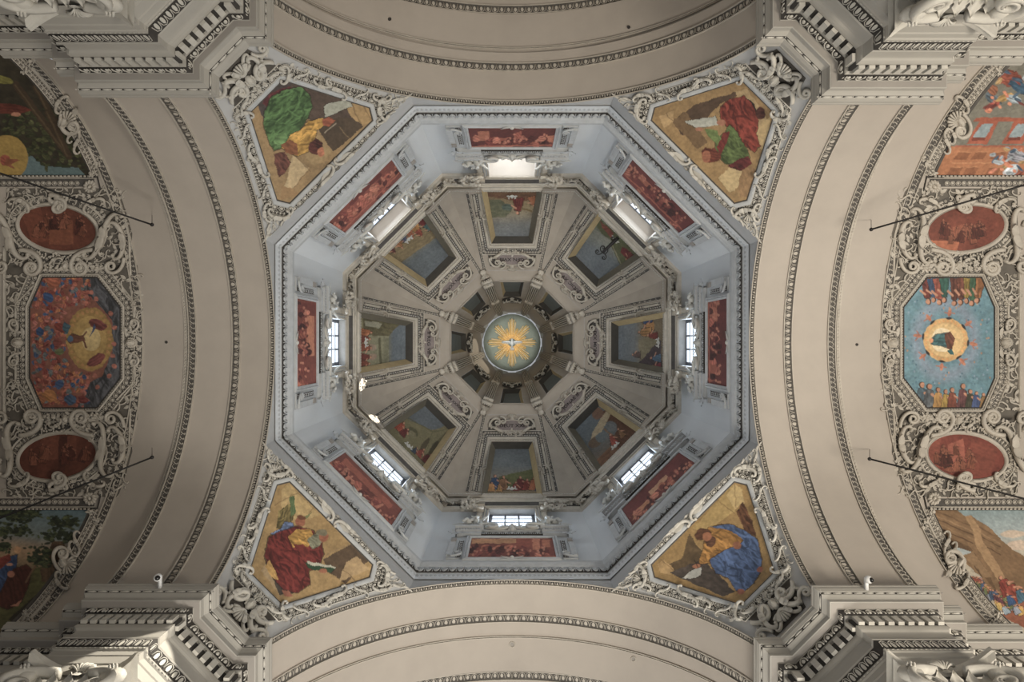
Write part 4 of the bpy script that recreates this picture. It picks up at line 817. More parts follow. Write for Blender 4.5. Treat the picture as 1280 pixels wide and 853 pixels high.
def pic_ne(p):
    p.fill((116, 112, 98)); p.noise(.1, 10, 2)
    p.poly([(1170, 183), (1290, 183), (1290, 232), (1170, 232)], (168, 104, 58), .06)
    for j, (y0, y1, xs) in enumerate(((190, 199, (1196, 1217, 1241)), (209, 219, (1186, 1206, 1234)))):
        for x in xs: p.poly([(x+3, y0), (x+18, y0), (x+12, y1), (x-4, y1)], (138, 82, 44)); p.line((x+3, y0), (x+18, y0), .8, (186, 126, 76)); p.line((x-4, y1), (x+12, y1), .7, (120, 66, 34))
    p.line((1190, 204), (1260, 204), 1.2, (190, 128, 78)); p.line((1176, 222), (1280, 222), 1.6, (140, 84, 48))
    p.poly([(1222, 147), (1290, 147), (1290, 152), (1216, 152)], (156, 76, 46)); p.line((1194, 183), (1290, 183), 2.4, (158, 82, 50))
    for x in (1226, 1270): p.poly([(x-2, 152), (x+22, 152), (x+8, 180), (x-18, 180)], (160, 78, 48)); p.poly([(x+2, 155), (x+16, 155), (x+6, 172), (x-10, 172)], (134, 150, 154)); p.poly([(x-10, 172), (x+6, 172), (x+5, 176), (x-12, 176)], (116, 52, 34))
    for (x, y, rx, ry, c, r) in ((1262, 98, 16, 10, (128, 58, 38), .2), (1276, 110, 16, 7, (38, 68, 88), .5), (1242, 124, 12, 6, (90, 106, 116), .6), (1256, 122, 11, 4, (186, 144, 70), -.4), (1268, 124, 10, 5, (158, 172, 180), .3), (1238, 134, 8, 4, (150, 60, 44), -.8), (1264, 212, 11, 6, (176, 184, 190), -.5), (1256, 200, 9, 4, (190, 108, 70), .6), (1272, 196, 12, 8, (150, 150, 160), .2), (1274, 218, 9, 4, (172, 88, 58), -.6), (1240, 112, 8, 6, (140, 84, 54), 1)): p.ell(x, y, rx, ry, c, r, .5, 4, x, .4)
    g = np.random.default_rng(21)
    for i in range(46):
        x, y = (g.uniform(1225, 1282), g.uniform(88, 142)) if i % 2 else (g.uniform(1240, 1284), g.uniform(186, 226))
        if x < 1225+(142-y)*.4 and y < 150: continue
        p.ell(x, y, g.uniform(3, 7), g.uniform(1.5, 3), ((150, 62, 44), (60, 84, 104), (176, 140, 84), (150, 160, 166), (190, 112, 78), (104, 44, 38))[g.integers(6)], g.uniform(-1, .8), .4, 3, i, .4)
    for (x, y) in ((1240, 122), (1256, 116), (1250, 134), (1262, 130), (1238, 138), (1258, 206), (1268, 214), (1252, 212)): p.ell(x, y, 2.6, 2, (214, 130, 90), .5)
def pic_se(p):
    p.grad((1230, 633), (1240, 700), [(0, (120, 140, 142)), (.5, (146, 158, 158)), (1, (180, 168, 146))]); p.ell(1266, 668, 16, 5, (192, 170, 146)); p.ell(1276, 682, 18, 6, (196, 172, 148))
    p.poly([(1165, 632), (1190, 634), (1206, 645), (1214, 645), (1240, 662), (1252, 676), (1270, 690), (1290, 700), (1290, 760), (1240, 740), (1225, 720), (1190, 690), (1165, 660)], (128, 96, 60), .06, .6, 12)
    for i, (y, c) in enumerate(((640, (104, 76, 46)), (646, (150, 116, 76)), (650, (92, 66, 40)), (655, (140, 108, 70)), (660, (88, 62, 38)))): p.line((1168, y-2), (1216, y+19), 1.4, c); p.line((1224, y+19), (1250, y+34), 1.3, c)
    p.poly([(1206, 645), (1214, 645), (1226, 662), (1228, 676), (1254, 716), (1262, 740), (1248, 726), (1220, 684), (1216, 664)], (160, 124, 80)); p.poly([(1176, 666), (1212, 684), (1236, 716), (1246, 740), (1225, 716), (1206, 694), (1190, 686)], (104, 76, 46), .1, .8, 8); p.poly([(1194, 684), (1214, 690), (1210, 696), (1196, 692)], (160, 170, 170))
    p.poly([(1204, 694), (1216, 690), (1240, 722), (1226, 722)], (140, 108, 70)); p.poly([(1240, 745), (1290, 735), (1290, 790), (1250, 770)], (150, 84, 54), .15)
    g = np.random.default_rng(8)
    for i in range(34): t = i/33; x = 1214+t*58+g.uniform(-3, 10); y = 722+t*42+g.uniform(-4, 6); p.man(x, y+5, g.uniform(9, 13), ((140, 62, 42), (60, 84, 112), (186, 146, 60), (112, 122, 74), (128, 134, 146), (96, 50, 60))[g.integers(6)], (196, 132, 96), g.uniform(-.9, -.3), seed=i, wide=.38)
    for a in ((1262, 744, 24, (132, 48, 34)), (1272, 752, 26, (140, 56, 38)), (1266, 756, 14, (44, 76, 118)), (1280, 752, 18, (60, 100, 120)), (1252, 764, 12, (186, 152, 70)), (1260, 768, 12, (140, 158, 170))): p.man(a[0], a[1], a[2], a[3], (200, 132, 96), -.5, seed=a[0], wide=.36)
    p.line((1222, 712), (1230, 728), .9, (80, 56, 36)); p.line((1218, 708), (1226, 720), .9, (80, 56, 36))
# ================================================================ OBJECTS
def flat2(V): return V
def basept(surf, u, r, h=0): return surf.pt(u, r, h)
# ---------------------------------------------------------------- dome: framed frescoes, cartouches, ribs
D = DOME
pathU = [(-38.7, 187.5), (-26.7, 122.6), (26.7, 122.6), (38.7, 187.5)]
def jamb(sg):
    """scroll-and-bead bar running beside a coffer; drawn along +y = towards the cornice"""
    L2 = MB()
    def Lp(t, off): r = 187-66*t; x = 38.7-12.*t; return np.array([sg*(x+off), r])
    def bar(t0, t1, off, w, h): L2.add(mould([Lp(t0, off), Lp(t1, off)], roundp(w, h), step=5))
    return L2, Lp, bar
def dome_fresco0():
    t = thing('dome_fresco', 'dome fresco', 'painting', basept(D, 0, 155), 0, 'frescoes of the dome')
    fr = MB().add(mould(pathU, flatp(.8, .6)), D); part('frame_fillet', fr, 'dstucco', t)
    part('dash_course', MB().add(course(pathU, EL['tooth'], 3.2, .9, off=.2, h=.2, hs=.5), D), 'stucco', t, kind='stuff')
    sgn = 1
    # offset sign: outward of the coffer is to the right of travel for this path
    for off, prof, nm in ((2.9, [(-1.7, 0), (-1.7, .9), (-1.1, 1.3), (1.1, 1.3), (1.7, .9), (1.7, 0)], 'frame'),):
        for o_ in (off, -off):
            P = np.array(pathU, float); Q = P+offs(P, False)*o_
            if abs(Q[1][0]) > 26.7: part(nm, MB().add(mould([tuple(q) for q in Q], prof), D), 'dstucco', t); so = np.sign(o_)
    P = np.array(pathU, float)
    def outer(d): return [tuple(q) for q in P+offs(P, False)*so*d]
    part('dark_ground', MB().add(mould(outer(8.6), [(-4.0, .12), (4.0, .12)]), D), 'mground', t, kind='stuff')
    part('bead_course', MB().add(course(outer(6.4), EL['bead'], 2.9, 2.4, h=.2, hs=.8), D), 'stucco', t, kind='stuff')
    part('leaf_course', MB().add(course(outer(9.6), EL['leaf'], 3.4, 3.2, h=.2, hs=.5), D), 'dstucco', t, kind='stuff')
    part('outer_fillet', MB().add(mould(outer(12.4), roundp(.55, .9)), D), 'dstucco', t)
    for sg in (-1, 1):
        def L_(tt, off): r = 187-65*tt; x = 38.7-12.*tt; return (sg*(x+off), r)
        for (a, b) in ((.04, .32), (.52, .92)):
            sb = part('scroll_bar', MB().add(mould([L_(a, 10.), L_(b, 9.6)], roundp(1.5, 1.6), step=5), D).add(course([L_(a, 10.), L_(b, 9.6)], EL['leaf'], 3.2, 2., h=1.4, hs=.35), D), 'dstucco', t)
        c = L_(.40, 9.4)
        part('volute', MB().add(X(join(scroll('v', 9, 1.1, 34, 2.0, 24, 1.2, 1.4), X(rosette(2.2, 6, 1.6), 5.5, 4)), c[0]-sg*4, c[1]+5, .6, rot=-pi/2+sg*.15, flip=sg > 0), D), 'dstucco', t)
        part('leaf_clasp', MB().add(X(frill(0, 6, 0, pi*2, 7, 1.3), c[0]+sg*.3, c[1]-6, .4), D), 'dstucco', t)
    # clasp on the cornice edge
    part('clasp', MB().add(X(join(X(scroll('c', 9, .9, 30, 1.6, 20, 3, 1.4, leaf=False), 0, 0, 0), X(blob(1.8, 1.4, 2.2), 0, 0, 0), X(leaft(5, 1.4), 3, 0, .5, rot=-.6), X(leaft(5, 1.4), -3, 0, .5, rot=pi+.6)), 0, 184, 1.5, rot=pi), D), 'figure', t)
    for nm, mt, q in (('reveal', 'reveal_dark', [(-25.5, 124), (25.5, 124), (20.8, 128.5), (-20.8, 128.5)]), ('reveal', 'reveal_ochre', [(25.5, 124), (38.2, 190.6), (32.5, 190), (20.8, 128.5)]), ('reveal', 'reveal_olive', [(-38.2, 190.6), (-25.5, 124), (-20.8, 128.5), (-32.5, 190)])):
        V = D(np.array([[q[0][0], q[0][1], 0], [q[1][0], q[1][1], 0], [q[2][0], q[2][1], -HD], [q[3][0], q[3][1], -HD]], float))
        part(nm, MB().add((V, [[0, 1, 2, 3]], [])), mt, t, False, label={'reveal_dark': 'dark inner end of the coffer', 'reveal_ochre': 'ochre painted side of the coffer', 'reveal_olive': 'olive painted side of the coffer'}[mt])  # each reveal has its own paint colour, turned with the bay
    return t
def cmx(U, R): c = 20.8+(R-128.5)/(190-128.5)*(32.5-20.8); return U*c/20.8, R, -HD
def dome_canvas(k, t): canvaspart('painting', canvas(D, k, -20.9, 20.9, 128.3, 190.5, None, DOMEP[k][0], res=.75, mx=cmx, gain=1.15), t)
d0t = dome_fresco0(); fres = {0: d0t}
def dlab(k): return 'dome fresco on the %s face: %s' % (POS[k], DOMEP[k][1])
for k in range(1, 8): fres[k] = copytree(d0t, k, dlab(k))
d0t['label'] = dlab(0)
for k in range(8): dome_canvas(k, fres[k])
# cartouches
TXT = {0: 'DEUT XXI', 1: 'JEREM XXXVIII', 2: 'II REG VII', 3: 'GEN XXXVII', 4: 'GEN XVIII', 5: 'JUDIC XV', 6: 'NUM XXI', 7: 'JONAE II'}
def cart0():
    t = thing('dome_cartouche', 'x', 'cartouche', basept(D, 0, 103), 0, 'inscribed cartouches of the dome')
    N = 26; a = np.arange(N)*2*pi/N; el = [(20*cos(x), 104.5+7.6*sin(x)) for x in a]
    V = np.array([[0, 104.5, .8]]+[[x, y, .5] for x, y in el], float); T = [[0, 1+i, 1+(i+1) % N] for i in range(N)]
    part('background', MB().add(fillq(10, 4, lambda i, j: ((i*2-1)*(27.5+3.8*j), 95.5+20*j, .25)), D), 'mground', t)
    part('tablet', MB().add((V, [], T), D), 'purple', t)
    part('tablet_rim', MB().add(mould(el, roundp(.8, 1.6), True, 3), D), 'dstucco', t)
    for sg in (-1, 1):
        part('volute', MB().add(X(scroll('v', 11.5, 1.4, 40, 1.9, 22, 1.4, 2.6), sg*28.5, 107, .8, rot=-pi/2-sg*.1, flip=sg > 0), D), 'dstucco', t)
        part('small_volute', MB().add(X(scroll('v', 7.5, 1.1, 30, 1.9, 22, 1.4, 2.6), sg*15, 93.5, .8, rot=pi/2+sg*1.5, flip=sg > 0), D), 'dstucco', t)
        part('strap', MB().add(X(join(tube([[0, 0, 1.2], [5, 2.2, 2.6], [10, 5.5, 2.4], [15, 7.2, 1]], [1, 1.9, 1.9, .8], 6), X(box(-1, 1.2, -2.4, 2.4, 0, 2.6), 0, 0)), sg*26, 106, .4, sx=-sg*1, sy=1, sz=1), D), 'dstucco', t)
    part('shell', MB().add(X(shell(6, 7, -1.2, 1.2, 1.6), 0, 94.5, .5, rot=-pi/2), D).add(X(box(-2.2, 2.2, -2, 2, 0, 2.5), 0, 95, 0), D), 'dstucco', t)
    part('fruit_swag', MB().add(X(cluster(14, 3.6, 46, 1.15, 4, 2.2), 0, 114, .6), D), 'dstucco', t, kind='stuff')
    return t
c0 = cart0(); carts = {0: c0}
for k in range(1, 8): carts[k] = copytree(c0, k, 'x')
def textmesh(s, size):
    cu = bpy.data.curves.new('t', 'FONT'); cu.body = s; cu.size = size; cu.align_x = 'CENTER'; cu.align_y = 'CENTER'; cu.resolution_u = 2; cu.offset = .015*size
    o = bpy.data.objects.new('t', cu); COL.objects.link(o); bpy.context.view_layer.update()
    me = bpy.data.meshes.new_from_object(o.evaluated_get(bpy.context.evaluated_depsgraph_get())); bpy.data.objects.remove(o)
    V = np.array([v.co[:] for v in me.vertices]); T = []
    for p in me.polygons:
        v = list(p.vertices); T += [[v[0], v[i], v[i+1]] for i in range(1, len(v)-1)]
    return V, np.zeros((0, 4), int), np.array(T)
for k in range(8):
    carts[k]['label'] = 'scrolled stucco cartouche reading %s on the %s face of the dome' % (TXT[k], POS[k])
    V, Q, T = textmesh(TXT[k], 5.6 if len(TXT[k]) < 11 else 4.6); V = V*[1, -1, 1]; w = V[:, 0].max()-V[:, 0].min(); V[:, 0] *= min(1.25, 31/w)
    part('lettering', MB().add((V+[0, 104.6, 1.1], Q, T), D), 'letter', [c for c in carts[k].children if c.name.startswith('tablet') and 'rim' not in c.name][0], label='dark lettering %s' % TXT[k])
# rib borders (leafy strips), plain ring below the cartouches
r0 = single('dome_rib_border', MB().add(mould([(-56, 187), (-33.4, 86)], flatp(2.1, .7)), D).add(mould([(56, 187), (33.4, 86)], flatp(2.1, .7)), D), 'dstucco', 'x', 'rib border', basept(D, 0, 140), 0, False, 'leafy border strips of the dome ribs')
rb = [r0]
r0b = part('leaf_course', MB().add(course([(-56, 187), (-33.4, 86)], EL['leaf'], 3.2, 3., h=.7, hs=.45), D).add(course([(56, 187), (33.4, 86)], EL['leaf'], 3.2, 3., h=.7, hs=.45, flip=True), D), 'dstucco', r0, kind='stuff')
part('dark_ground', MB().add(mould([(-56, 187), (-33.4, 86)], [(-1.7, .78), (1.7, .78)]), D).add(mould([(56, 187), (33.4, 86)], [(-1.7, .78), (1.7, .78)]), D), 'mground', r0, kind='stuff')
for k in range(1, 8): rb.append(copytree(r0, k, 'x'))
for k in range(8): rb[k]['label'] = 'pair of narrow leafy stucco strips edging the %s dome face' % POS[k]
# ---------------------------------------------------------------- lantern
L = LANT
LC = Surf(L.a/cos(pi/8), L.d)
def lpil():
    t = thing('lantern_pilaster', 'x', 'pilaster', basept(LC, 0, 66), .5, 'fluted pilasters of the lantern')
    for i in (-2, -1, 0, 1, 2):
        P = np.array([[i*(1.5+(r-42)*.026), r, 3.8+(2.6-abs(i))*.9] for r in np.linspace(41.5, 86, 12)]); part('flute', MB().add(tube(P, np.linspace(.62, 1.0, 12), 6, 1.5), LC), 'dstucco', t)
    part('backing', MB().add(fillq(8, 1, lambda i, j: ((j*2-1)*(3.6+2.9*i), 41+45*i, 3.4)), LC), 'ground', t, False)
    part('band', MB().add(X(box(-5.2, 5.2, -.6, .6, 0, 7.4), 0, 60), LC), 'dstucco', t, False)
    part('foot_scroll', MB().add(X(join(X(box(-7, 7, -1.2, .2, 0, 7.2), 0, -3.5), X(box(-6.4, 6.4, -.8, .4, 0, 7.6), 0, -6), X(shell(5.5, 7, -1.2, 1.2, 1.5), 0, -1, 3.4, rot=pi/2)), 0, 88, 0), LC), 'dstucco', t)
    part('leaf_pendant', MB().add(X(leaft(16, 3.8, 9, 4, 4, .05), 0, 88, 3.2, rot=pi/2), LC), 'dstucco', t)
    return t
lp = lpil(); POSC = ['bottom, just left of centre', 'left, below centre', 'left, above centre', 'top, left of centre', 'top, right of centre', 'right, above centre', 'right, below centre', 'bottom, just right of centre']
for k in range(8):
    tt_ = lp if k == 0 else copytree(lp, k+.5, ''); tt_['label'] = 'fluted lantern pilaster around the sunburst, at %s' % POSC[k]
def lfres():
    t = thing('lantern_fresco', 'x', 'painting', basept(L, 0, 66), 0, 'small painted panels of the lantern')
    W_ = lambda r: 11+(r-57.5)*4/19
    part('painting', MB().add(fillq(3, 4, lambda i, j: ((i*2-1)*(W_(57.5+19*j)-2.6), 59+17*j, -5)), L), 'lant', t, False)
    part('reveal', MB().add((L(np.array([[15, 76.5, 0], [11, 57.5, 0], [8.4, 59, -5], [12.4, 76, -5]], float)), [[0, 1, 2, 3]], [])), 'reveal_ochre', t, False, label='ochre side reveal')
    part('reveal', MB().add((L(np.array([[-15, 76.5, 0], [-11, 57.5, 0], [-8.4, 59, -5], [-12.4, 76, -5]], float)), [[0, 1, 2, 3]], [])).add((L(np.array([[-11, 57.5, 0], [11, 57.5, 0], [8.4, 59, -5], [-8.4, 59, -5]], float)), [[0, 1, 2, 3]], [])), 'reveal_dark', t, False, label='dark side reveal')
    part('sill', MB().add(X(box(-15.5, 15.5, -.6, .9, -5, 1), 0, 77), L), 'dome', t, False)
    return t
def lorn():
    t = thing('lantern_scrollwork', 'x', 'stucco ornament', basept(L, 0, 54), 0, 'scrollwork arcs of the lantern')
    part('background', MB().add(fillq(6, 2, lambda i, j: ((i*2-1)*12.3, 50.2+(7.5-2.5*(i*2-1)**2)*j, 1.0)), L), 'ground', t)
    for sg in (-1, 1):
        for (x, y, s) in ((4.2, 55, 6.5), (8.8, 53.5, 5)): part('scroll', MB().add(X(scroll('c', s, .75, 26, 1.6, 20, 3, 1.5, leaf=False), sg*x, y, 1, rot=sg*-.35), L), 'stucco', t)
    part('centre_flower', MB().add(X(rosette(2.3, 6, 1.8), 0, 56, 1.2), L), 'stucco', t)
    part('bead_row', MB().add(course([(-12, 51.2), (12, 51.2)], EL['bead'], 1.9, 1.7, h=1, hs=1), L), 'stucco', t, kind='stuff')
    return t
a_, b_ = lfres(), lorn()
for k in range(8):
    x = a_ if k == 0 else copytree(a_, k, ''); x['label'] = 'small grey green lantern panel with ochre reveal, %s of the sunburst' % POS[k]
for k in range(8):
    x = b_ if k == 0 else copytree(b_, k, ''); x['label'] = 'tiny arched scrollwork between lantern panel and sunburst, %s side' % POS[k]
# bright cornice edge around the disc
def star8(r0, r1):
    P = []
    for k in range(8):
        a = radians(45*k)
        for da, r in ((-17, r1), (-8, r1), (-8, r0), (8, r0), (8, r1), (17, r1)): P.append((r*cos(a+radians(da)), r*sin(a+radians(da))))
    return P
mb = MB(); P1 = np.array(star8(2.82, 2.72)); n = len(P1)
V = np.concatenate([np.column_stack([P1, np.full(n, Z0+63.3)]), np.column_stack([P1*1.1, np.full(n, Z0+63.15)]), np.column_stack([P1*1.03, np.full(n, Z0+63.9)])])
q = [[i, (i+1) % n, n+(i+1) % n, n+i] for i in range(n)]+[[i, (i+1) % n, 2*n+(i+1) % n, 2*n+i] for i in range(n)]
single('trim_60', mb.add((V, q, [])), 'figure', 'thin bright stepped rim around the sunburst disc', None, smooth=False, kind='structure')
# sunburst disc
DZ = 62.9; pm = DZ/F
sb = thing('sunburst_disc', 'grey green octagonal disc carrying a gilded sunburst at the very top of the dome', 'sunburst', (0, 0, Z0+DZ))
R8 = 35.7*pm
mb = MB(); N = 32; V = [[0, 0, Z0+DZ]]+[[R8*cos(2*pi*i/N), R8*sin(2*pi*i/N), Z0+DZ] for i in range(N)]+[[R8*cos(2*pi*i/N), R8*sin(2*pi*i/N), Z0+DZ+.15] for i in range(N)]
mb.add((V, [[1+i, 1+(i+1) % N, 1+N+(i+1) % N, 1+N+i] for i in range(N)], [[0, 1+(i+1) % N, 1+i] for i in range(N)])); part('disc', mb, 'disc', sb, False)
def rayel(r0, r1, w, zt):     # a tapering gilded ray with a ridge
    return np.array([[r0, -w*.35, 0], [r0, w*.35, 0], [r1-w, w*.5, 0], [r1, 0, 0], [r1-w, -w*.5, 0], [r0, 0, zt], [r1-w*1.2, 0, zt]]), np.array([[0, 4, 6, 5], [1, 5, 6, 2]]), np.array([[2, 6, 3], [4, 3, 6]])
down = lambda V: np.column_stack([V[:, 0]*pm, V[:, 1]*pm, Z0+DZ-.12-V[:, 2]*pm])
for i in range(8):
    th0 = i*pi/4; big = 31 if i % 2 == 0 else 30
    for j in (-2, -1, 0, 1, 2):
        r1 = big-abs(j)*2.2+(1 if j % 2 else 0); t = X(rayel(5, r1, 1.55, 1.3), 0, 0, .8-abs(j)*.1, rot=0); V = t[0]; off = j*1.25; V = V+np.array([0, 0, 0]); V[:, 1] += off*(.35+V[:, 0]/r1*1.15)*1.3
        part('ray', MB().add(X((V, t[1], t[2]), rot=th0), down), 'gold' if (j % 2) else 'gold2', sb, False)
    for j in (-1.5, -.5, .5, 1.5):
        r1 = 20.5-abs(j)*2; t = rayel(5, r1, 1.3, 1.0); V = t[0].copy(); V[:, 1] += j*(.3+V[:, 0]/r1)*1.45
        part('short_ray', MB().add(X((V, t[1], t[2]), rot=th0+pi/8), down), 'gold', sb, False)
dv = thing('dove', 'white silvery dove with spread wings in front of the gilded sunburst', 'dove', (0, 0, Z0+DZ-.35))
dn = lambda V: np.column_stack([V[:, 0]*pm, V[:, 1]*pm-.02, Z0+DZ-.3-V[:, 2]*pm])
part('body', MB().add(tube([[0, -5.5, 1.5], [0, -4.2, 1.6], [0, -3, 1.5], [0, 0, 1.5], [0, 3, 1.3], [0, 5, .9]], [.15, 1.1, 1.1, 2.1, 1.6, .8], 8), dn), 'dove', dv)
for sg in (-1, 1):
    w = MB().add(X(tube([[0, 0, 1], [5, -1, 1.6], [9, -.8, 1.2], [13, -1.2, .6]], [1.3, 1.4, 1.1, .3], 6, .6), sx=sg, sy=1, sz=1), dn)
    for i in range(7): w.add(X(tube([[2+i*1.6, -.5, .8], [2.6+i*1.65, 2.6-i*.22, .6]], [.8, .45], 5, .5), sx=sg, sy=1, sz=1), dn)
    part('wing', w, 'dove', dv)
part('tail', MB().add(X(shell(6, 5, -.45, .45, .9), 0, 4, .2, rot=pi/2), dn), 'dove', dv)

# ---------------------------------------------------------------- drum bays
AF = 10.05
def skinmesh(name, verts, edges, rad, lv=1):
    me = bpy.data.meshes.new(name); me.from_pydata(verts, edges, []); o = bpy.data.objects.new(name, me); COL.objects.link(o)
    m = o.modifiers.new('s', 'SKIN'); m.use_smooth_shade = True; me.skin_vertices[0].data[0].use_root = True
    for i, r in enumerate(rad): me.skin_vertices[0].data[i].radius = (r, r)
    s = o.modifiers.new('d', 'SUBSURF'); s.levels = lv
    bpy.context.view_layer.update(); e = o.evaluated_get(bpy.context.evaluated_depsgraph_get()); m2 = bpy.data.meshes.new_from_object(e)
    V = np.array([v.co[:] for v in m2.vertices]); Q = np.array([list(p.vertices) for p in m2.polygons if len(p.vertices) == 4], int); T = []
    for p in m2.polygons:
        v = list(p.vertices)
        if len(v) != 4: T += [[v[0], v[i], v[i+1]] for i in range(1, len(v)-1)]
    bpy.data.objects.remove(o); return V, Q, np.array(T, int).reshape(-1, 3)
# seated winged boy: x lateral (leans towards the window), y up, z out to the room
pv = [(0, .42, .1), (0, .75, .1), (.03, 1.12, .12), (.04, 1.3, .14), (.06, 1.52, .2), (.07, 1.68, .2),
      (.17, .36, .3), (.26, .46, .75), (.22, 0.0, .82), (.24, -.07, .98), (-.16, .36, .3), (-.3, .34, .7), (-.42, -.05, .62), (-.45, -.12, .78),
      (.26, 1.12, .14), (.5, .95, .34), (.72, 1.2, .5), (.80, 1.3, .52), (-.22, 1.12, .14), (-.4, .82, .3), (-.3, .55, .55), (-.27, .5, .63)]
pe = [(0, 1), (1, 2), (2, 3), (3, 4), (4, 5), (0, 6), (6, 7), (7, 8), (8, 9), (0, 10), (10, 11), (11, 12), (12, 13), (2, 14), (14, 15), (15, 16), (16, 17), (2, 18), (18, 19), (19, 20), (20, 21)]
pr_ = [.24, .23, .2, .09, .19, .13, .18, .13, .08, .06, .18, .13, .08, .06, .12, .085, .06, .05, .12, .085, .06, .05]
PUT = skinmesh('putto', pv, pe, pr_, 1)
def wingt(sg):
    L2 = [tube([[0, 0, 0], [sg*.35, .35, -.05], [sg*.75, .45, -.05]], [.1, .12, .05], 6, .6)]
    for i in range(6): L2.append(tube([[sg*(.15+.1*i), .2+.04*i, 0], [sg*(.4+.14*i), -.25+.08*i, .02]], [.085, .03], 5, .5))
    return join(*L2)
def put0(sg):
    """sg = side of the window; the figure sits on the ledge"""
    x0 = sg*2.15; base = (x0, 9.9, Z0+36.3)
    t = thing('seated_putto', 'x', 'statue', base, 0, 'stucco putti beside the drum windows')
    fm = lambda V: np.stack([x0-sg*V[:, 0]*1.05, 10.08-V[:, 2]*.85, Z0+36.45+V[:, 1]*1.2], 1)
    bd = part('body', MB().add(PUT, fm), 'figure', t)
    part('hair', MB().add(X(cluster(.17, .17, 16, .07, 3, .1), .07, 1.74, .16), fm).add(X(blob(.2, .14, .2, 8, 3), .07, 1.68, .1), fm), 'figure', bd)
    for s2 in (-1, 1): part('wing', MB().add(X(wingt(s2), 0, 1.05, -.05), fm), 'figure', t)
    part('drapery', MB().add(X(tube([[-.5, .3, .2], [-.2, .52, .5], [.15, .5, .52], [.42, .62, .3], [.62, .3, .2]], [.08, .17, .15, .16, .05], 7, .7), 0, 0, 0), fm), 'figure', t)
    return t
def foliage0(sg):
    t = thing('foliage_console', 'x', 'stucco ornament', (sg*2.35, 9.9, Z0+40.4), 0, 'leafy consoles above the putti')
    fm = lambda V: np.stack([V[:, 0], 10.1-V[:, 2], Z0+V[:, 1]], 1)
    part('volute', MB().add(X(scroll('s', 1.7, .13, 40, 1.6, 24, 3, .2), sg*2.35, 40.6, .3, rot=pi/2, flip=sg > 0), fm), 'dstucco', t)
    part('foliage', MB().add(X(cluster(.5, .95, 34, .12, 7+sg, .45), sg*2.5, 40.7, .12), fm), 'dstucco', t, kind='stuff')
    part('leaf_bundle', MB().add(X(frill(.05, .6, 0, 6.28, 8, .15, .1), sg*2.5, 39.6, .35), fm).add(X(rosette(.22, 6, .15), sg*2.5, 39.6, .45), fm), 'dstucco', t)
    part('festoon', MB().add(X(cluster(.4, .28, 16, .12, 11, .3), sg*2.35, 41.7, .35), fm), 'dstucco', t, kind='stuff')
    return t
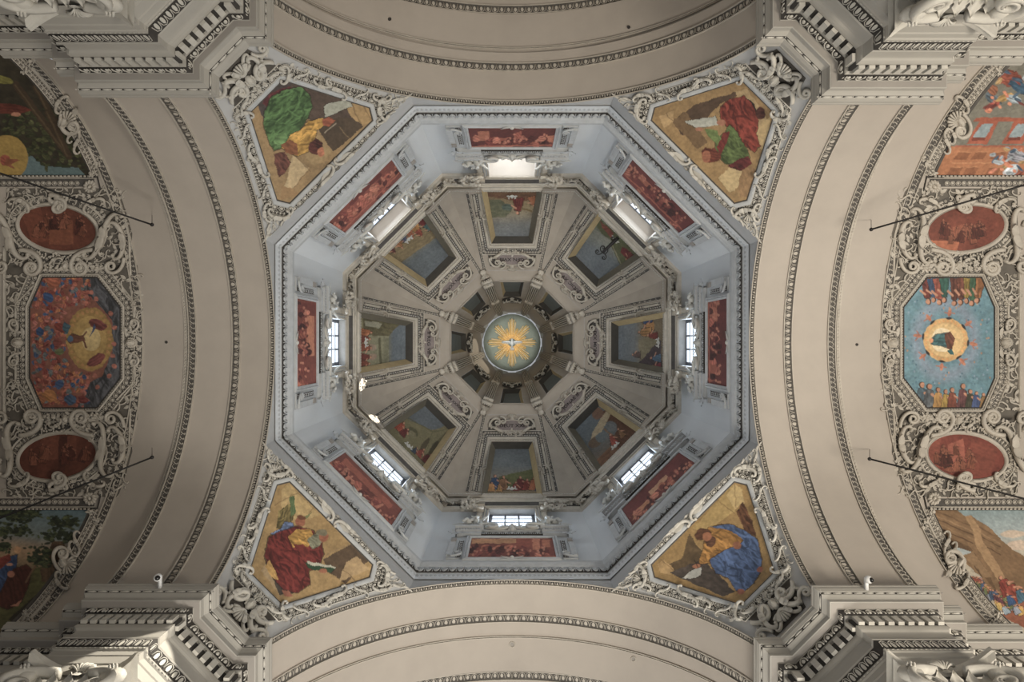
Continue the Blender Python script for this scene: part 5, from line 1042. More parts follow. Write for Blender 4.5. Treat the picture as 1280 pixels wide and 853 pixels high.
def surround0():
    """projecting window bay: apron, jambs, lintel, ledges"""
    t = thing('window_surround', 'x', 'window surround', (0, 10.2, Z0+31.6), 0, 'stucco window surrounds of the drum')
    m = metric(10.4)
    part('apron', MB().add(box(-3.15, 3.15, 31.5, 35.62, -.02, .24), m), 'bstucco', t, False)
    for sg in (-1, 1):
        part('jamb', MB().add(box(*sorted((sg*1.38, sg*2.05)), 36.3, 41.1, -.02, .36), m), 'bstucco', t, False)
        part('pilaster_strip', MB().add(box(*sorted((sg*1.70, sg*2.05)), 36.6, 41.7, .3, .44), m).add(box(*sorted((sg*1.78, sg*1.97)), 38.6, 39.8, .42, .52), m).add(box(*sorted((sg*1.66, sg*2.09)), 40.2, 40.5, .4, .56), m).add(box(*sorted((sg*1.66, sg*2.09)), 41.5, 41.9, .4, .6), m), 'dstucco', t, False)
        part('architrave', MB().add(box(*sorted((sg*1.38, sg*1.46)), 36.4, 41.2, .34, .42), m).add(box(*sorted((sg*1.56, sg*1.62)), 36.4, 41.36, .34, .46), m), 'dstucco', t, False)
        # ledge for the figure
        lx = sorted((sg*1.5, sg*3.0))
        part('ledge', MB().add(box(*lx, 36.1, 36.3, 0, .72), m).add(box(lx[0]+.07, lx[1]-.07, 35.9, 36.1, 0, .56), m).add(box(lx[0]+.12, lx[1]-.12, 35.62, 35.9, 0, .46), m), 'bstucco', t, False)
        part('ledge_beads', MB().add(course([(lx[0]+.1, 36.0), (lx[1]-.1, 36.0)], EL['tooth'], .15, .14, h=.56, hs=.5), m).add(course([(lx[0]+.06, 36.2), (lx[1]-.06, 36.2)], EL['bead'], .17, .16, h=.72, hs=.5), m), 'bstucco', t, kind='stuff')
        part('end_scroll', MB().add(X(scroll('v', .8, .09, 30, 1.6, 22, 1.5, .15), sg*1.75, 36.25, .62, rot=pi/2+sg*1.2, flip=sg < 0), m), 'figure', t)
        part('corner_leaf', MB().add(X(frill(.02, .42, 0, 6.28, 7, .12, .1), sg*2.95, 35.75, .3), m), 'bstucco', t)
    part('lintel', MB().add(box(-2.1, 2.1, 41.1, 41.95, -.02, .38), m).add(box(-1.62, 1.62, 41.1, 41.2, .36, .44), m).add(box(-1.7, 1.7, 41.36, 41.44, .36, .48), m), 'dstucco', t, False)
    part('lintel_leaf_course', MB().add(course([(-1.65, 41.65), (1.65, 41.65)], EL['leaf'], .24, .3, h=.38, hs=.4), m).add(course([(-1.6, 41.29), (1.6, 41.29)], EL['tooth'], .12, .1, h=.38, hs=.5), m), 'stucco', t, kind='stuff')
    part('apron_ground', MB().add(box(-2.9, 2.9, 35.64, 35.98, .3, .41), m), 'ground', t, False)
    part('apron_leaf_course', MB().add(course([(-2.85, 35.8), (2.85, 35.8)], EL['egg'], .34, .34, h=.41, hs=.4), m), 'bstucco', t, kind='stuff')
    part('sill', MB().add(box(-1.5, 1.5, 36.0, 36.28, 0, .5), m), 'bstucco', t, False)
    part('sill_scroll', MB().add(X(scroll('c', 1.35, .075, 30, 1.2, 20, 3, .12), -.75, 36.3, .46, rot=.12), m).add(X(scroll('c', 1.35, .075, 30, 1.2, 20, 3, .12), .75, 36.3, .46, rot=-.12), m), 'figure', t)
    part('crest', MB().add(X(rosette(.22, 7, .14), 0, 36.45, .5), m).add(X(leaft(.45, .15), 0, 36.5, .5, rot=pi/2), m).add(X(leaft(.5, .12), .1, 36.4, .5, rot=.3), m).add(X(leaft(.5, .12), -.1, 36.4, .5, rot=pi-.3), m), 'dstucco', t)
    part('keystone_mask', MB().add(X(maskhead(.26), 0, 36.15, .5), m), 'figure', t)
    return t
def sidepanel0(sg):
    t = thing('side_panel', 'x', 'wall panel', (sg*2.75, 10.15, Z0+32.0), 0, 'narrow ornamented panels beside the red scenes')
    m = metric(10.16); x0, x1 = sorted((sg*2.42, sg*3.1))
    part('panel', MB().add(box(x0, x1, 32.0, 34.9, -.02, .05), m).add(box(*sorted((sg*2.82, sg*3.12)), 32.2, 34.7, .0, .16), m), 'bstucco', t, False)
    P = [(sg*2.5, 32.15), (sg*2.5, 34.75)]
    part('ground_strip', MB().add(box(*sorted((sg*2.44, sg*2.68)), 32.1, 34.8, .04, .06), m), 'mground', t, False)
    part('leaf_strip', MB().add(course([(sg*2.56, 32.1), (sg*2.56, 34.8)], EL['wave'], .3, .2, h=.06, hs=.5), m), 'bstucco', t, kind='stuff')
    part('corner_scroll', MB().add(X(scroll('v', .5, .05, 24, 1.6, 22, 1.5, .08), sg*2.9, 32.0, .12, rot=0 if sg < 0 else pi, flip=sg > 0), m), 'bstucco', t)
    part('socket', MB().add(box(*sorted((sg*2.8, sg*3.05)), 34.3, 34.75, .15, .2), m), 'soffit', t, False)
    return t
def redframe0():
    t = thing('red_scene', 'x', 'painting', (0, 10.15, Z0+31.9), 0, 'red toned scenes of the drum')
    m = metric(10.16); P = [(-2.2, 31.85), (2.2, 31.85), (2.2, 35.4), (-2.2, 35.4)]
    part('frame', MB().add(mould(P, [(-.12, 0), (-.12, .1), (-.04, .14), (.02, .06), (.05, .02)], True, 9), m).add(mould(P, [(.12, 0), (.12, .1), (.04, .14), (-.02, .06)], True, 9), m), 'bstucco', t, False)
    part('painted_frame_shadow', MB().add(mould(P, [(-.02, .045), (.02, .045)], True, 9), m), 'mground', t, False)  # dark strip colours in the shadow line inside the frame
    part('clasp', MB().add(X(join(X(leaft(.5, .13), .05, 0, 0, rot=-.2), X(leaft(.5, .13), -.05, 0, 0, rot=pi+.2), X(blob(.12, .1, .12), 0, 0)), 0, 31.86, .1), m), 'figure', t)
    return t
s0 = surround0(); q0 = redframe0(); pu = {s: put0(s) for s in (-1, 1)}; fo = {s: foliage0(s) for s in (-1, 1)}; sp = {s: sidepanel0(s) for s in (-1, 1)}
POSK = ['bottom', 'lower left', 'left', 'upper left', 'top', 'upper right', 'right', 'lower right']
CW = {-1: 'anticlockwise', 1: 'clockwise'}
SIDE = {0: ('left', 'right'), 1: ('upper', 'lower'), 2: ('upper', 'lower'), 3: ('upper', 'lower'), 4: ('right', 'left'), 5: ('lower', 'upper'), 6: ('lower', 'upper'), 7: ('lower', 'upper')}
SIDE[3] = ('right', 'left')
RS = {k: (q0 if k == 0 else copytree(q0, k, '')) for k in range(8)}
for k in range(8):
    s = s0 if k == 0 else copytree(s0, k, ''); s['label'] = 'pale stucco surround with ledges framing the %s drum window' % POSK[k]
    s = RS[k]; s['label'] = 'red scene under the %s drum window: %s' % (POSK[k], REDP[k][1])
    canvaspart('painting', canvas(metric(10.16), k, -2.18, 2.18, 31.86, 35.38, None, REDP[k][0], res=.042, mx=lambda U, R: (U, R, .04), gain=1.0), s)
    for sg in (-1, 1):
        a = radians(45*k); ox = -sg*0; x, y = sg*cos(a), sg*sin(a)
        sd = (('right' if x > 0 else 'left') if abs(x) > .8 else ('lower' if y > 0 else 'upper') if abs(y) > .8 else (('upper' if y < 0 else 'lower')+' '+('right' if x > 0 else 'left')))
        o = pu[sg] if k == 0 else copytree(pu[sg], k, ''); o['label'] = 'white winged putto seated at the %s end of the %s drum window' % (sd, POSK[k])
        o = fo[sg] if k == 0 else copytree(fo[sg], k, ''); o['label'] = 'leafy scroll console under the cornice, %s end of the %s drum window' % (sd, POSK[k])
        o = sp[sg] if k == 0 else copytree(sp[sg], k, ''); o['label'] = 'narrow ornamented panel at the %s end of the %s red scene' % (sd, POSK[k])
# windows
for k in range(8):
    g0 = AF+REC[k]; root = thing('window_%d' % (k+1), '%s drum window with dark bars and pale glass' % POSK[k], None, (0, 10.2, Z0+36.3), k, kind='structure')
    m = metric(0); f = lambda V: np.stack([V[:, 0], V[:, 1], Z0+V[:, 2]], 1)
    rv = MB()
    x = 1.36; a0, a1 = AF-.35, g0+.25
    for q in ([(-x, AF-.01, WD1-.012), (x, AF-.01, WD1-.012), (x, a1, WD1-.012), (-x, a1, WD1-.012)], [(-x, AF, 36), (-x, AF, WD1), (-x, a1, WD1), (-x, a1, 36)], [(x, AF, 36), (x, AF, WD1), (x, a1, WD1), (x, a1, 36)], [(-x, AF, WD0), (x, AF, WD0), (x, a1, WD0), (-x, a1, WD0)]):
        rv.add((np.array(q, float), [[0, 1, 2, 3]], []), f)
    part('reveal', rv, 'vault' if k in (3, 4, 5) else 'bstucco', root, False)
    fw = 1.20; fb0, fb1 = WD0, WD1-.0
    fr = MB()
    for (x0, x1, d0_, d1_) in ((-x, -fw, fb0, fb1), (fw, x, fb0, fb1), (-fw, fw, fb1-.16, fb1), (-fw, fw, fb0, fb0+.16)): fr.add(box(x0, x1, g0, g0+.09, d0_, d1_), f)
    part('window_frame', fr, 'winframe', root, False)
    for xx in (-.4, .4): part('mullion', MB().add(box(xx-.05, xx+.05, g0-.03, g0+.07, fb0+.1, fb1-.1), f), 'winframe', root, False)
    for dd_ in (37.8, 39.4): part('transom', MB().add(box(-fw, fw, g0-.01, g0+.05, dd_-.05, dd_+.05), f), 'winframe', root, False)
    for dd_ in (37.0, 38.6, 40.2): part('saddle_bar', MB().add(box(-fw, fw, g0, g0+.03, dd_-.018, dd_+.018), f), 'winframe', root, False)
    for xi in range(3):
        for zi in range(3):
            xa, xb = -1.2+.8*xi, -.4+.8*xi; za, zb = 36.3+1.6*zi-(.1 if zi == 0 else 0), 37.8+1.6*zi
            part('pane', MB().add(box(xa+.04, xb-.04, g0+.03, g0+.036, za, min(zb, fb1-.1)), f), 'glass', root, False)
FIL = [scroll('c', 11, 1.0, 20, 1.7, 20, 3, 1.6, 5, leaf=False), scroll('s', 12, 1.0, 20, 1.6, 20, 3, 1.6, 5, leaf=False), X(leaft(9, 2.6, 6, 4, 3, .1), -4), rosette(2.4, 6, 1.4), frill(.5, 5, -1, 1, 4, 1.3)]
def filigree(surf, t, x0, x1, y0, y1, n, seed, avoid, mt='vstucco', s=1.):
    g = np.random.default_rng(seed); mb = MB(); pts = []; tries = 0
    while len(pts) < n and tries < n*30:
        tries += 1; x, y = g.uniform(x0, x1), g.uniform(y0, y1)
        if avoid(x, y) or any((x-a)**2+(y-b)**2 < 24*s*s for a, b in pts): continue
        pts.append((x, y)); q = s*g.uniform(.75, 1.15); mb.add(X(FIL[g.integers(5)], x, y, .3, sx=q, sy=q, sz=q, rot=g.uniform(0, 6.28)), surf)
    return part('filigree', mb, mt, t, kind='stuff')
# ================================================================ PENDENTIVES (local frame: u across, rho outwards)
Pn = PEND
HEX = [(-29, 435), (29, 435), (81, 334), (73, 320.5), (-73, 320.5), (-81, 334)]
def outh(d): P = np.array(HEX, float); o = offs(P, True); c = P.mean(0); s = 1 if (np.linalg.norm(P[0]+o[0]-c) > np.linalg.norm(P[0]-c)) else -1; return [tuple(q) for q in P+o*s*d]
PP = {1: (pic_ll, 'bearded man in a dark red robe with an angel and book', 'lower left'), 3: (pic_ul, 'figure in a green robe and yellow sleeves', 'upper left'),
      5: (pic_ur, 'figure in a red robe and green shirt holding a sheet', 'upper right'), 7: (pic_lr, 'man in a blue robe writing beside an ox', 'lower right')}
def pend0():
    t = thing('pendentive_fresco', 'x', 'painting', basept(Pn, 0, 378), 1, 'large frescoes of the pendentives')
    part('inner_fillet', MB().add(mould(outh(.7), roundp(1.0, 1.6), True), Pn), 'mground', t)
    part('frame', MB().add(mould(outh(3.9), [(-2.7, 0), (-2.7, 1.4), (-2.0, 1.9), (1.6, 2.4), (2.7, 2.0), (2.7, 0)], True), Pn), 'bstucco', t)
    part('dark_ground', MB().add(mould(outh(12.2), [(-5.4, .3), (5.4, .3)], True), Pn), 'ground', t, kind='stuff')
    part('coin_course', MB().add(course(outh(9.6), EL['coin'], 9.3, 7.2, h=.5, hs=.42, closed=True), Pn), 'stucco', t, kind='stuff')
    part('leaf_course', MB().add(course(outh(15.2), EL['leaf'], 4.4, 4.4, h=.5, hs=.5, closed=True, flip=True), Pn), 'stucco', t, kind='stuff')
    part('outer_fillet', MB().add(mould(outh(18.2), roundp(.6, 1.3), True), Pn).add(mould(outh(6.9), roundp(.35, 1.2), True), Pn), 'stucco', t)
    def cl(nm, el, u, r, rot=0, flip=False, s=1, h=1.2): return part(nm, MB().add(X(el, u, r, h, rot=rot, flip=flip, sx=s, sy=s, sz=s), Pn), 'stucco', t)
    S = scroll('s', 34, 2.5, 54, 1.4, 27, 3.4, 3.6); C = scroll('c', 28, 2.5, 46, 1.6, 24, 3, 3.4); Vl = scroll('v', 17, 2.0, 36, 1.8, 24, 1.3, 3.2)
    # long inner side: pair of scrolls meeting under a small mask
    for sg in (-1, 1):
        cl('scroll', S, sg*21, 309, rot=sg*.06, flip=sg > 0, s=1.05); cl('volute', Vl, sg*5, 302, rot=(0 if sg > 0 else pi)+sg*.3, flip=sg > 0)
        cl('acanthus_leaf', leaft(20, 4, 10, 4, 5), sg*8, 313, rot=0 if sg > 0 else pi); cl('scroll', scroll('c', 14, 1.1, 34, 1.6, 24, 3, 2), sg*46, 302, rot=sg*.1, flip=True)
        cl('scroll', scroll('c', 12, 1., 34, 1.6, 24, 3, 2), sg*62, 301, rot=sg*.1)
        # middle of the slanting sides
        a = math.atan2(101, 52)*1.0
        cx, cy = sg*63, 391
        cl('scroll', S, cx+sg*5.5, cy-9, rot=sg*(-a), flip=sg > 0, s=.9, h=2); cl('scroll', C, cx-sg*1.5, cy+9, rot=sg*(-a), flip=sg > 0, s=.8, h=2)
        cl('rosette', rosette(5.2, 7, 2.6), cx+sg*3, cy+1, h=2.4); cl('acanthus_leaf', leaft(16, 3.6, 9, 4, 4), cx+sg*2, cy-3, rot=sg*(-a)+(0 if sg < 0 else 0)+pi*(sg < 0), h=2.4)
        for (u, r, q) in ((sg*86, 354, .5), (sg*50, 425, .4)): cl('scroll', scroll('s', 20, 1.2, 36, 1.6, 24, 3, 2), u, r, rot=sg*(-a)+q*sg, flip=sg < 0)
        # clusters at the wide corners, with the long tongues running along the ledge
        cl('scroll', C, sg*92, 322, rot=sg*.95, flip=sg < 0, s=.95, h=2); cl('scroll', C, sg*101, 333, rot=sg*-.9, flip=sg > 0, s=.8, h=2); cl('scroll', S, sg*88, 311, rot=sg*.2, flip=sg > 0, s=.7, h=2)
        cl('shell', shell(10, 7, -1.1, 1.1, 2.2), sg*95, 325, rot=(0 if sg > 0 else pi)-sg*.35, h=1.6)
        cl('scroll', scroll('s', 22, 1.1, 36, 1.2, 22, 3, 2), sg*112, 319, rot=sg*-.42, flip=sg > 0); cl('acanthus_leaf', leaft(20, 2.2, 10, 4, 5, .05), sg*112, 315, rot=(0 if sg > 0 else pi)-sg*.38)
        cl('acanthus_leaf', leaft(18, 1.8, 10, 4, 5, .05), sg*124, 311, rot=(0 if sg > 0 else pi)-sg*.4)
        # narrow-end corners
        cl('scroll', C, sg*36, 440, rot=sg*.6, flip=sg > 0, s=.8, h=2); cl('shell', shell(7, 6, -1, 1, 2), sg*41, 444, rot=pi/2-sg*.7, h=1.6); cl('leaf_bundle', frill(1, 9, -.7, .9, 5, 1.5), sg*34, 447, rot=0 if sg > 0 else pi)
    INH = polyin(outh(19)); eh = lambda y: (lambda d: (XA-max(float(ya(d)), XA*T8))*1.0)(float(np.interp(y, Pn.rho, Pn.d)))
    def av(x, y):
        d = float(np.interp(y, Pn.rho, Pn.d)); lim = (XA-float(np.maximum(ya(d), XA*T8)))/sqrt(2)*F/d-7
        return INH(np.array([x]), np.array([y]))[0] or abs(x) > lim
    FG = filigree(Pn, t, -120, 120, 303, 448, 120, 3, av, 'stucco', .85)
    part('mask', MB().add(X(maskhead(6.2), 0, 305, 2.2, flip=True), Pn), 'stucco', t)
    return t
def cartp():
    t = thing('corner_cartouche', 'x', 'cartouche', basept(Pn, 0, 470), 1, 'scrolled cartouches in the pendentive corners')
    cl = lambda nm, el, u, r, rot=0, flip=False, s=1, h=1.2, m='stucco': part(nm, MB().add(X(el, u, r, h, rot=rot, flip=flip, sx=s*1.15, sy=s*1.15, sz=s*1.3), Pn), m, t)
    part('dark_ground', MB().add(fillq(10, 6, lambda i, j: ((i*2-1)*(38-12*j), 448+46*j, .3)), Pn), 'mground', t)
    for sg in (-1, 1):
        cl('scroll', scroll('c', 26, 3.0, 46, 1.8, 24, 3, 4), sg*17, 474, rot=sg*1.25, flip=sg > 0, h=1); cl('volute', scroll('v', 17, 2.4, 40, 1.9, 24, 1.3, 3.4), sg*36, 462, rot=pi/2+sg*.5, flip=sg < 0, h=1)
        cl('volute', scroll('v', 13, 2.0, 40, 1.9, 24, 1.3, 3.0), sg*25, 489, rot=-pi/2+sg*.3, flip=sg < 0, h=1); cl('acanthus_leaf', leaft(15, 4, 9, 4, 4), sg*6, 461, rot=(.5 if sg > 0 else pi-.5), h=2.4)
        cl('scroll', scroll('s', 20, 1.5, 40, 1.5, 24, 3, 2.6), sg*25, 452, rot=sg*-.15, flip=sg > 0, h=2)
        cl('scroll', scroll('s', 22, 1.8, 40, 1.5, 24, 3, 2.6), sg*8, 486, rot=sg*1.1, flip=sg > 0, h=1.5); cl('scroll', scroll('c', 15, 1.5, 40, 1.7, 24, 3, 2.6), sg*29, 472, rot=sg*.6, flip=sg < 0, h=1); cl('rosette', rosette(3.4, 6, 2), sg*20, 460, h=1.5)
    part('mask', MB().add(X(maskhead(8.5), 0, 466, 2.5, flip=True), Pn), 'stucco', t)
    cl('shell', shell(13, 9, -1.25, 1.25, 3), 0, 477, rot=pi/2, h=2); cl('fruit_swag', cluster(20, 3.4, 44, 1.3, 6, 2.4), 0, 451, h=1.8).__setitem__('kind', 'stuff'); cl('rosette', rosette(4.6, 7, 2.4), 0, 453, h=3)
    return t
p0, k0 = pend0(), cartp()
PD = {k: (p0 if k == 1 else copytree(p0, k, '')) for k in (1, 3, 5, 7)}
for i, k in enumerate((1, 3, 5, 7)):
    t = PD[k]; t['label'] = '%s pendentive fresco: %s' % (PP[k][2], PP[k][1])
    canvaspart('painting', canvas(Pn, k, -83, 83, 319, 437, polyin([(a*1.008, b+(1 if b > 400 else -1)) for a, b in HEX]), PP[k][0], h=.35, res=.85, gain=.85, warp=3.4), t)
    t = k0 if k == 1 else copytree(k0, k, ''); t['label'] = 'scrolled stucco cartouche with mask in the %s corner beside the pier cornice' % PP[k][2]
# ================================================================ SIDE VAULT STUCCO (left side coordinates relative to the centre; right side turned by 180 degrees)
Vs = V2
U0 = lambda x: x-640.0
R0 = lambda y: y-428.5
def outp(pts, d):
    P = np.array(pts, float); o = offs(P, True); c = P.mean(0); s = 1 if (np.linalg.norm(P[0]+o[0]-c) > np.linalg.norm(P[0]-c)) else -1; return [tuple(q) for q in P+o*s*d]
OCT = [(U0(54), -81), (U0(121), -81), (U0(150), -44), (U0(150), 44), (U0(121), 81), (U0(54), 81), (U0(38), 44), (U0(38), -44)]
def vcl(t, nm, el, x, y, rot=0, flip=False, s=1, h=1.2, m='vstucco', kind=None): return part(nm, MB().add(X(el, U0(x), R0(y), h, rot=rot, flip=flip, sx=s, sy=s, sz=s), Vs), m, t, kind=kind)
def oct0():
    t = thing('vault_fresco', 'x', 'painting', basept(Vs, U0(94), 0), 0, None)
    part('inner_fillet', MB().add(mould(outp(OCT, .8), roundp(.9, 1.4), True), Vs), 'ground', t)
    part('dash_course', MB().add(course(outp(OCT, 2.4), EL['tooth'], 3.4, 1.4, h=.4, hs=.3, closed=True), Vs), 'vstucco', t, kind='stuff')
    part('frame', MB().add(mould(outp(OCT, 4.6), roundp(1.2, 2.2), True), Vs), 'vstucco', t)
    part('dark_ground', MB().add(mould(outp(OCT, 12), [(-6.6, .3), (6.6, .3)], True), Vs), 'mground', t, kind='stuff')
    part('coin_course', MB().add(course(outp(OCT, 9.6), EL['coin'], 7.0, 6.6, h=.5, hs=.5, closed=True), Vs), 'vstucco', t, kind='stuff')
    part('leaf_course', MB().add(course(outp(OCT, 15.4), EL['leaf'], 4.2, 4.4, h=.5, hs=.6, closed=True, flip=True), Vs), 'vstucco', t, kind='stuff')
    part('outer_fillet', MB().add(mould(outp(OCT, 18.4), roundp(.8, 1.8), True), Vs), 'vstucco', t)
    for sx in (1, -1):
        x = 165 if sx > 0 else 24
        part('mask', MB().add(X(maskhead(8.2), U0(x), 0, 2, rot=-pi/2*sx), Vs), 'vstucco', t)
        for sy in (-1, 1):
            vcl(t, 'volute', scroll('v', 14, 1.6, 36, 1.8, 24, 1.3, 2.6), x-4*sx, 428.5+sy*13, rot=(0 if sx > 0 else pi), flip=(sy < 0) ^ (sx < 0)); vcl(t, 'scroll', scroll('c', 16, 1.3, 36, 1.8, 24, 3, 2.2), x+3*sx, 428.5+sy*19, rot=pi/2+.2*sy*sx, flip=(sx > 0))
            vcl(t, 'acanthus_leaf', leaft(13, 3, 8, 4, 3), x-6*sx, 428.5+sy*8, rot=sy*pi/2, h=1.8)
            # loose rods beside the chamfers
            q = [(x-0*sx+sx*4, 428.5+sy*48), (x-19*sx, 428.5+sy*72)]
            part('rod', MB().add(mould([(U0(a), R0(b)) for a, b in q], roundp(.8, 2.2)), Vs), 'vstucco', t); vcl(t, 'knot', rosette(4, 6, 2), x+2*sx, 428.5+sy*50)
            part('side_bar', MB().add(mould([(U0(x+4*sx), R0(428.5+sy*30)), (U0(x+4*sx), R0(428.5+sy*46))], roundp(1.3, 2)), Vs), 'vstucco', t)
    return t
def octfil(t):
    for sg in (-1, 1):
        pts = [(U0(7), sg*.01), (U0(7), sg*94), (U0(172), sg*94), (U0(178), sg*.01)]
        def ring_(i, j, sg=sg):      # from the octagon edge outwards to the strip edge
            a = np.interp(i, [0, .3, .7, 1], [0, .3, .7, 1]); o = [(U0(150+19), 0.), (U0(150+19), sg*50), (U0(121+9), sg*97), (U0(54-9), sg*97), (U0(38-19), sg*50), (U0(38-19), 0.)]; q = [(U0(177), 0.), (U0(176), sg*52), (U0(172), sg*97), (U0(8), sg*97), (U0(7), sg*52), (U0(7), 0.)]
            f = a*5; n_ = min(4, int(f)); f -= n_; A_ = np.array(o[n_])*(1-f)+np.array(o[n_+1])*f; B_ = np.array(q[n_])*(1-f)+np.array(q[n_+1])*f; c_ = A_*(1-j)+B_*j; return (c_[0], c_[1], .1)
        part('background', MB().add(fillq(30, 3, ring_), Vs), 'vground', t)
    filigree(Vs, t, U0(8), U0(176), -84, 84, 150, 9, lambda x, y: polyin(outp(OCT, 19))(np.array([x]), np.array([y]))[0])
def garl0(sy):
    t = thing('fruit_garland', 'x', 'garland', basept(Vs, U0(88), sy*93), 0, None)
    part('fruit', MB().add(X(cluster(46, 5.2, 120, 1.9, 5+sy, 3.6), U0(86), sy*95, 1.5), Vs), 'vstucco', t, kind='stuff')
    vcl(t, 'mask', maskhead(6), 84, 428.5+sy*97, h=3, rot=0, flip=True)
    for sx in (-1, 1): vcl(t, 'scroll', scroll('c', 17, 1.6, 36, 1.8, 24, 3, 2.6), 86+sx*14, 428.5+sy*102, rot=sx*.5, flip=sy > 0, h=2); vcl(t, 'leaf_bundle', frill(1, 8, 0, 6.28, 7, 2), 88+sx*38, 428.5+sy*94, h=2)
    return t
def oval0(sy):
    cy = 428.5+sy*143; rot = -sy*.16*-1
    a = np.arange(48)*2*pi/48; c, s_ = cos(rot*-1), sin(rot*-1)
    el = lambda d: [(U0(72.5)+(48.5+d)*cos(x)*c-(27.5+d)*sin(x)*s_, R0(cy)+(48.5+d)*cos(x)*s_+(27.5+d)*sin(x)*c) for x in a]
    t = thing('oval_scene', 'x', 'painting', basept(Vs, U0(72.5), R0(cy)), 0, None)
    part('frame', MB().add(mould(el(2.2), [(-2.4, 0), (-2.4, 1.4), (-1, 2.6), (.8, 2.4), (1.2, 1.5), (2.4, 1.2), (2.4, 0)], True, 9), Vs).add(mould(el(2.2), [(2.4, 0), (2.4, 1.4), (1, 2.6)], True, 9), Vs), 'vstucco', t)
    part('dark_ground', MB().add(mould(el(10), [(-6, .3), (6, .3)], True, 9), Vs), 'mground', t, kind='stuff')
    ys = sorted((sy*97, sy*193)); part('background', MB().add(fillq(16, 8, lambda i, j: (U0(8)+(166-8-6*abs(j-.5))*i, ys[0]+(ys[1]-ys[0])*j, .12)), Vs), 'vground', t)
    # leaf course on the left and right arcs only
    P = el(8.5)
    for r in (range(-9, 10), range(15, 34)):
        part('leaf_course', MB().add(course([P[i % 48] for i in r], EL['leaf'], 5, 5.5, h=.5, hs=.5), Vs), 'vstucco', t, kind='stuff')
        Q = el(13.2); part('outer_fillet', MB().add(mould([Q[i % 48] for i in r], roundp(1.1, 2.2), False, 9), Vs), 'vstucco', t)
    for sx in (-1, 1):
        x = 72.5+sx*58
        vcl(t, 'scroll', scroll('s', 64, 3.6, 64, 1.1, 26, 4.2, 5), x, cy-sy*8, rot=pi/2+sx*.22*1, flip=(sx*sy > 0), h=1)
        vcl(t, 'scroll', scroll('c', 46, 3.2, 54, 1.5, 25, 3.6, 3.4), x+sx*17, cy-sy*14, rot=pi/2-sx*.12, flip=(sx < 0), h=1)
        vcl(t, 'volute', scroll('v', 27, 3.0, 44, 1.9, 24, 1.3, 3.4), x-sx*12, cy-sy*26, rot=(pi if sx > 0 else 0), flip=(sx*sy < 0), h=1)
        vcl(t, 'volute', scroll('v', 19, 2.4, 44, 1.9, 24, 1.3, 3.4), x+sx*26, cy-sy*36, rot=-sy*pi/2, flip=(sx*sy > 0), h=1)
        vcl(t, 'scroll', scroll('c', 28, 2.2, 44, 1.7, 24, 3, 3), x-sx*12, cy+sy*31, rot=sx*sy*.5, flip=sy > 0, h=1)
        part('strap', MB().add(mould([(U0(x+sx*24), R0(cy+sy*20)), (U0(x+sx*31), R0(cy-sy*10)), (U0(x+sx*33), R0(cy-sy*60))], roundp(1.3, 2)), Vs), 'vstucco', t)
    vcl(t, 'clasp', join(scroll('c', 22, 2.8, 44, 1.8, 24, 3, 3.4), X(box(-5, 5, -6, 4, 0, 4)), X(shell(9, 7, -1.2, 1.2, 3), 0, -2, 2, rot=-pi/2)), 75, cy+sy*38, flip=sy < 0, h=1.5)
    vcl(t, 'double_volute', join(scroll('v', 19, 2.6, 44, 1.9, 24, 1.3, 4), X(scroll('v', 14, 2.2, 44, 1.9, 24, 1.3, 4), 8, 3, 1.5)), 64, cy+sy*44, rot=0, flip=sy > 0, h=2)
    vcl(t, 'small_garland', cluster(40, 3, 46, 1.5, 8, 3), 74, cy-sy*34, h=1.5, kind='stuff')
    cc = R0(cy); filigree(Vs, t, U0(10), U0(166), *sorted((sy*98, sy*192)), 190, 4, lambda x, y: ((x-U0(72.5))/54)**2+((y-cc)/33)**2 < 1 or x > U0(166)-10*abs(y-sy*95)/95)
    return t, el
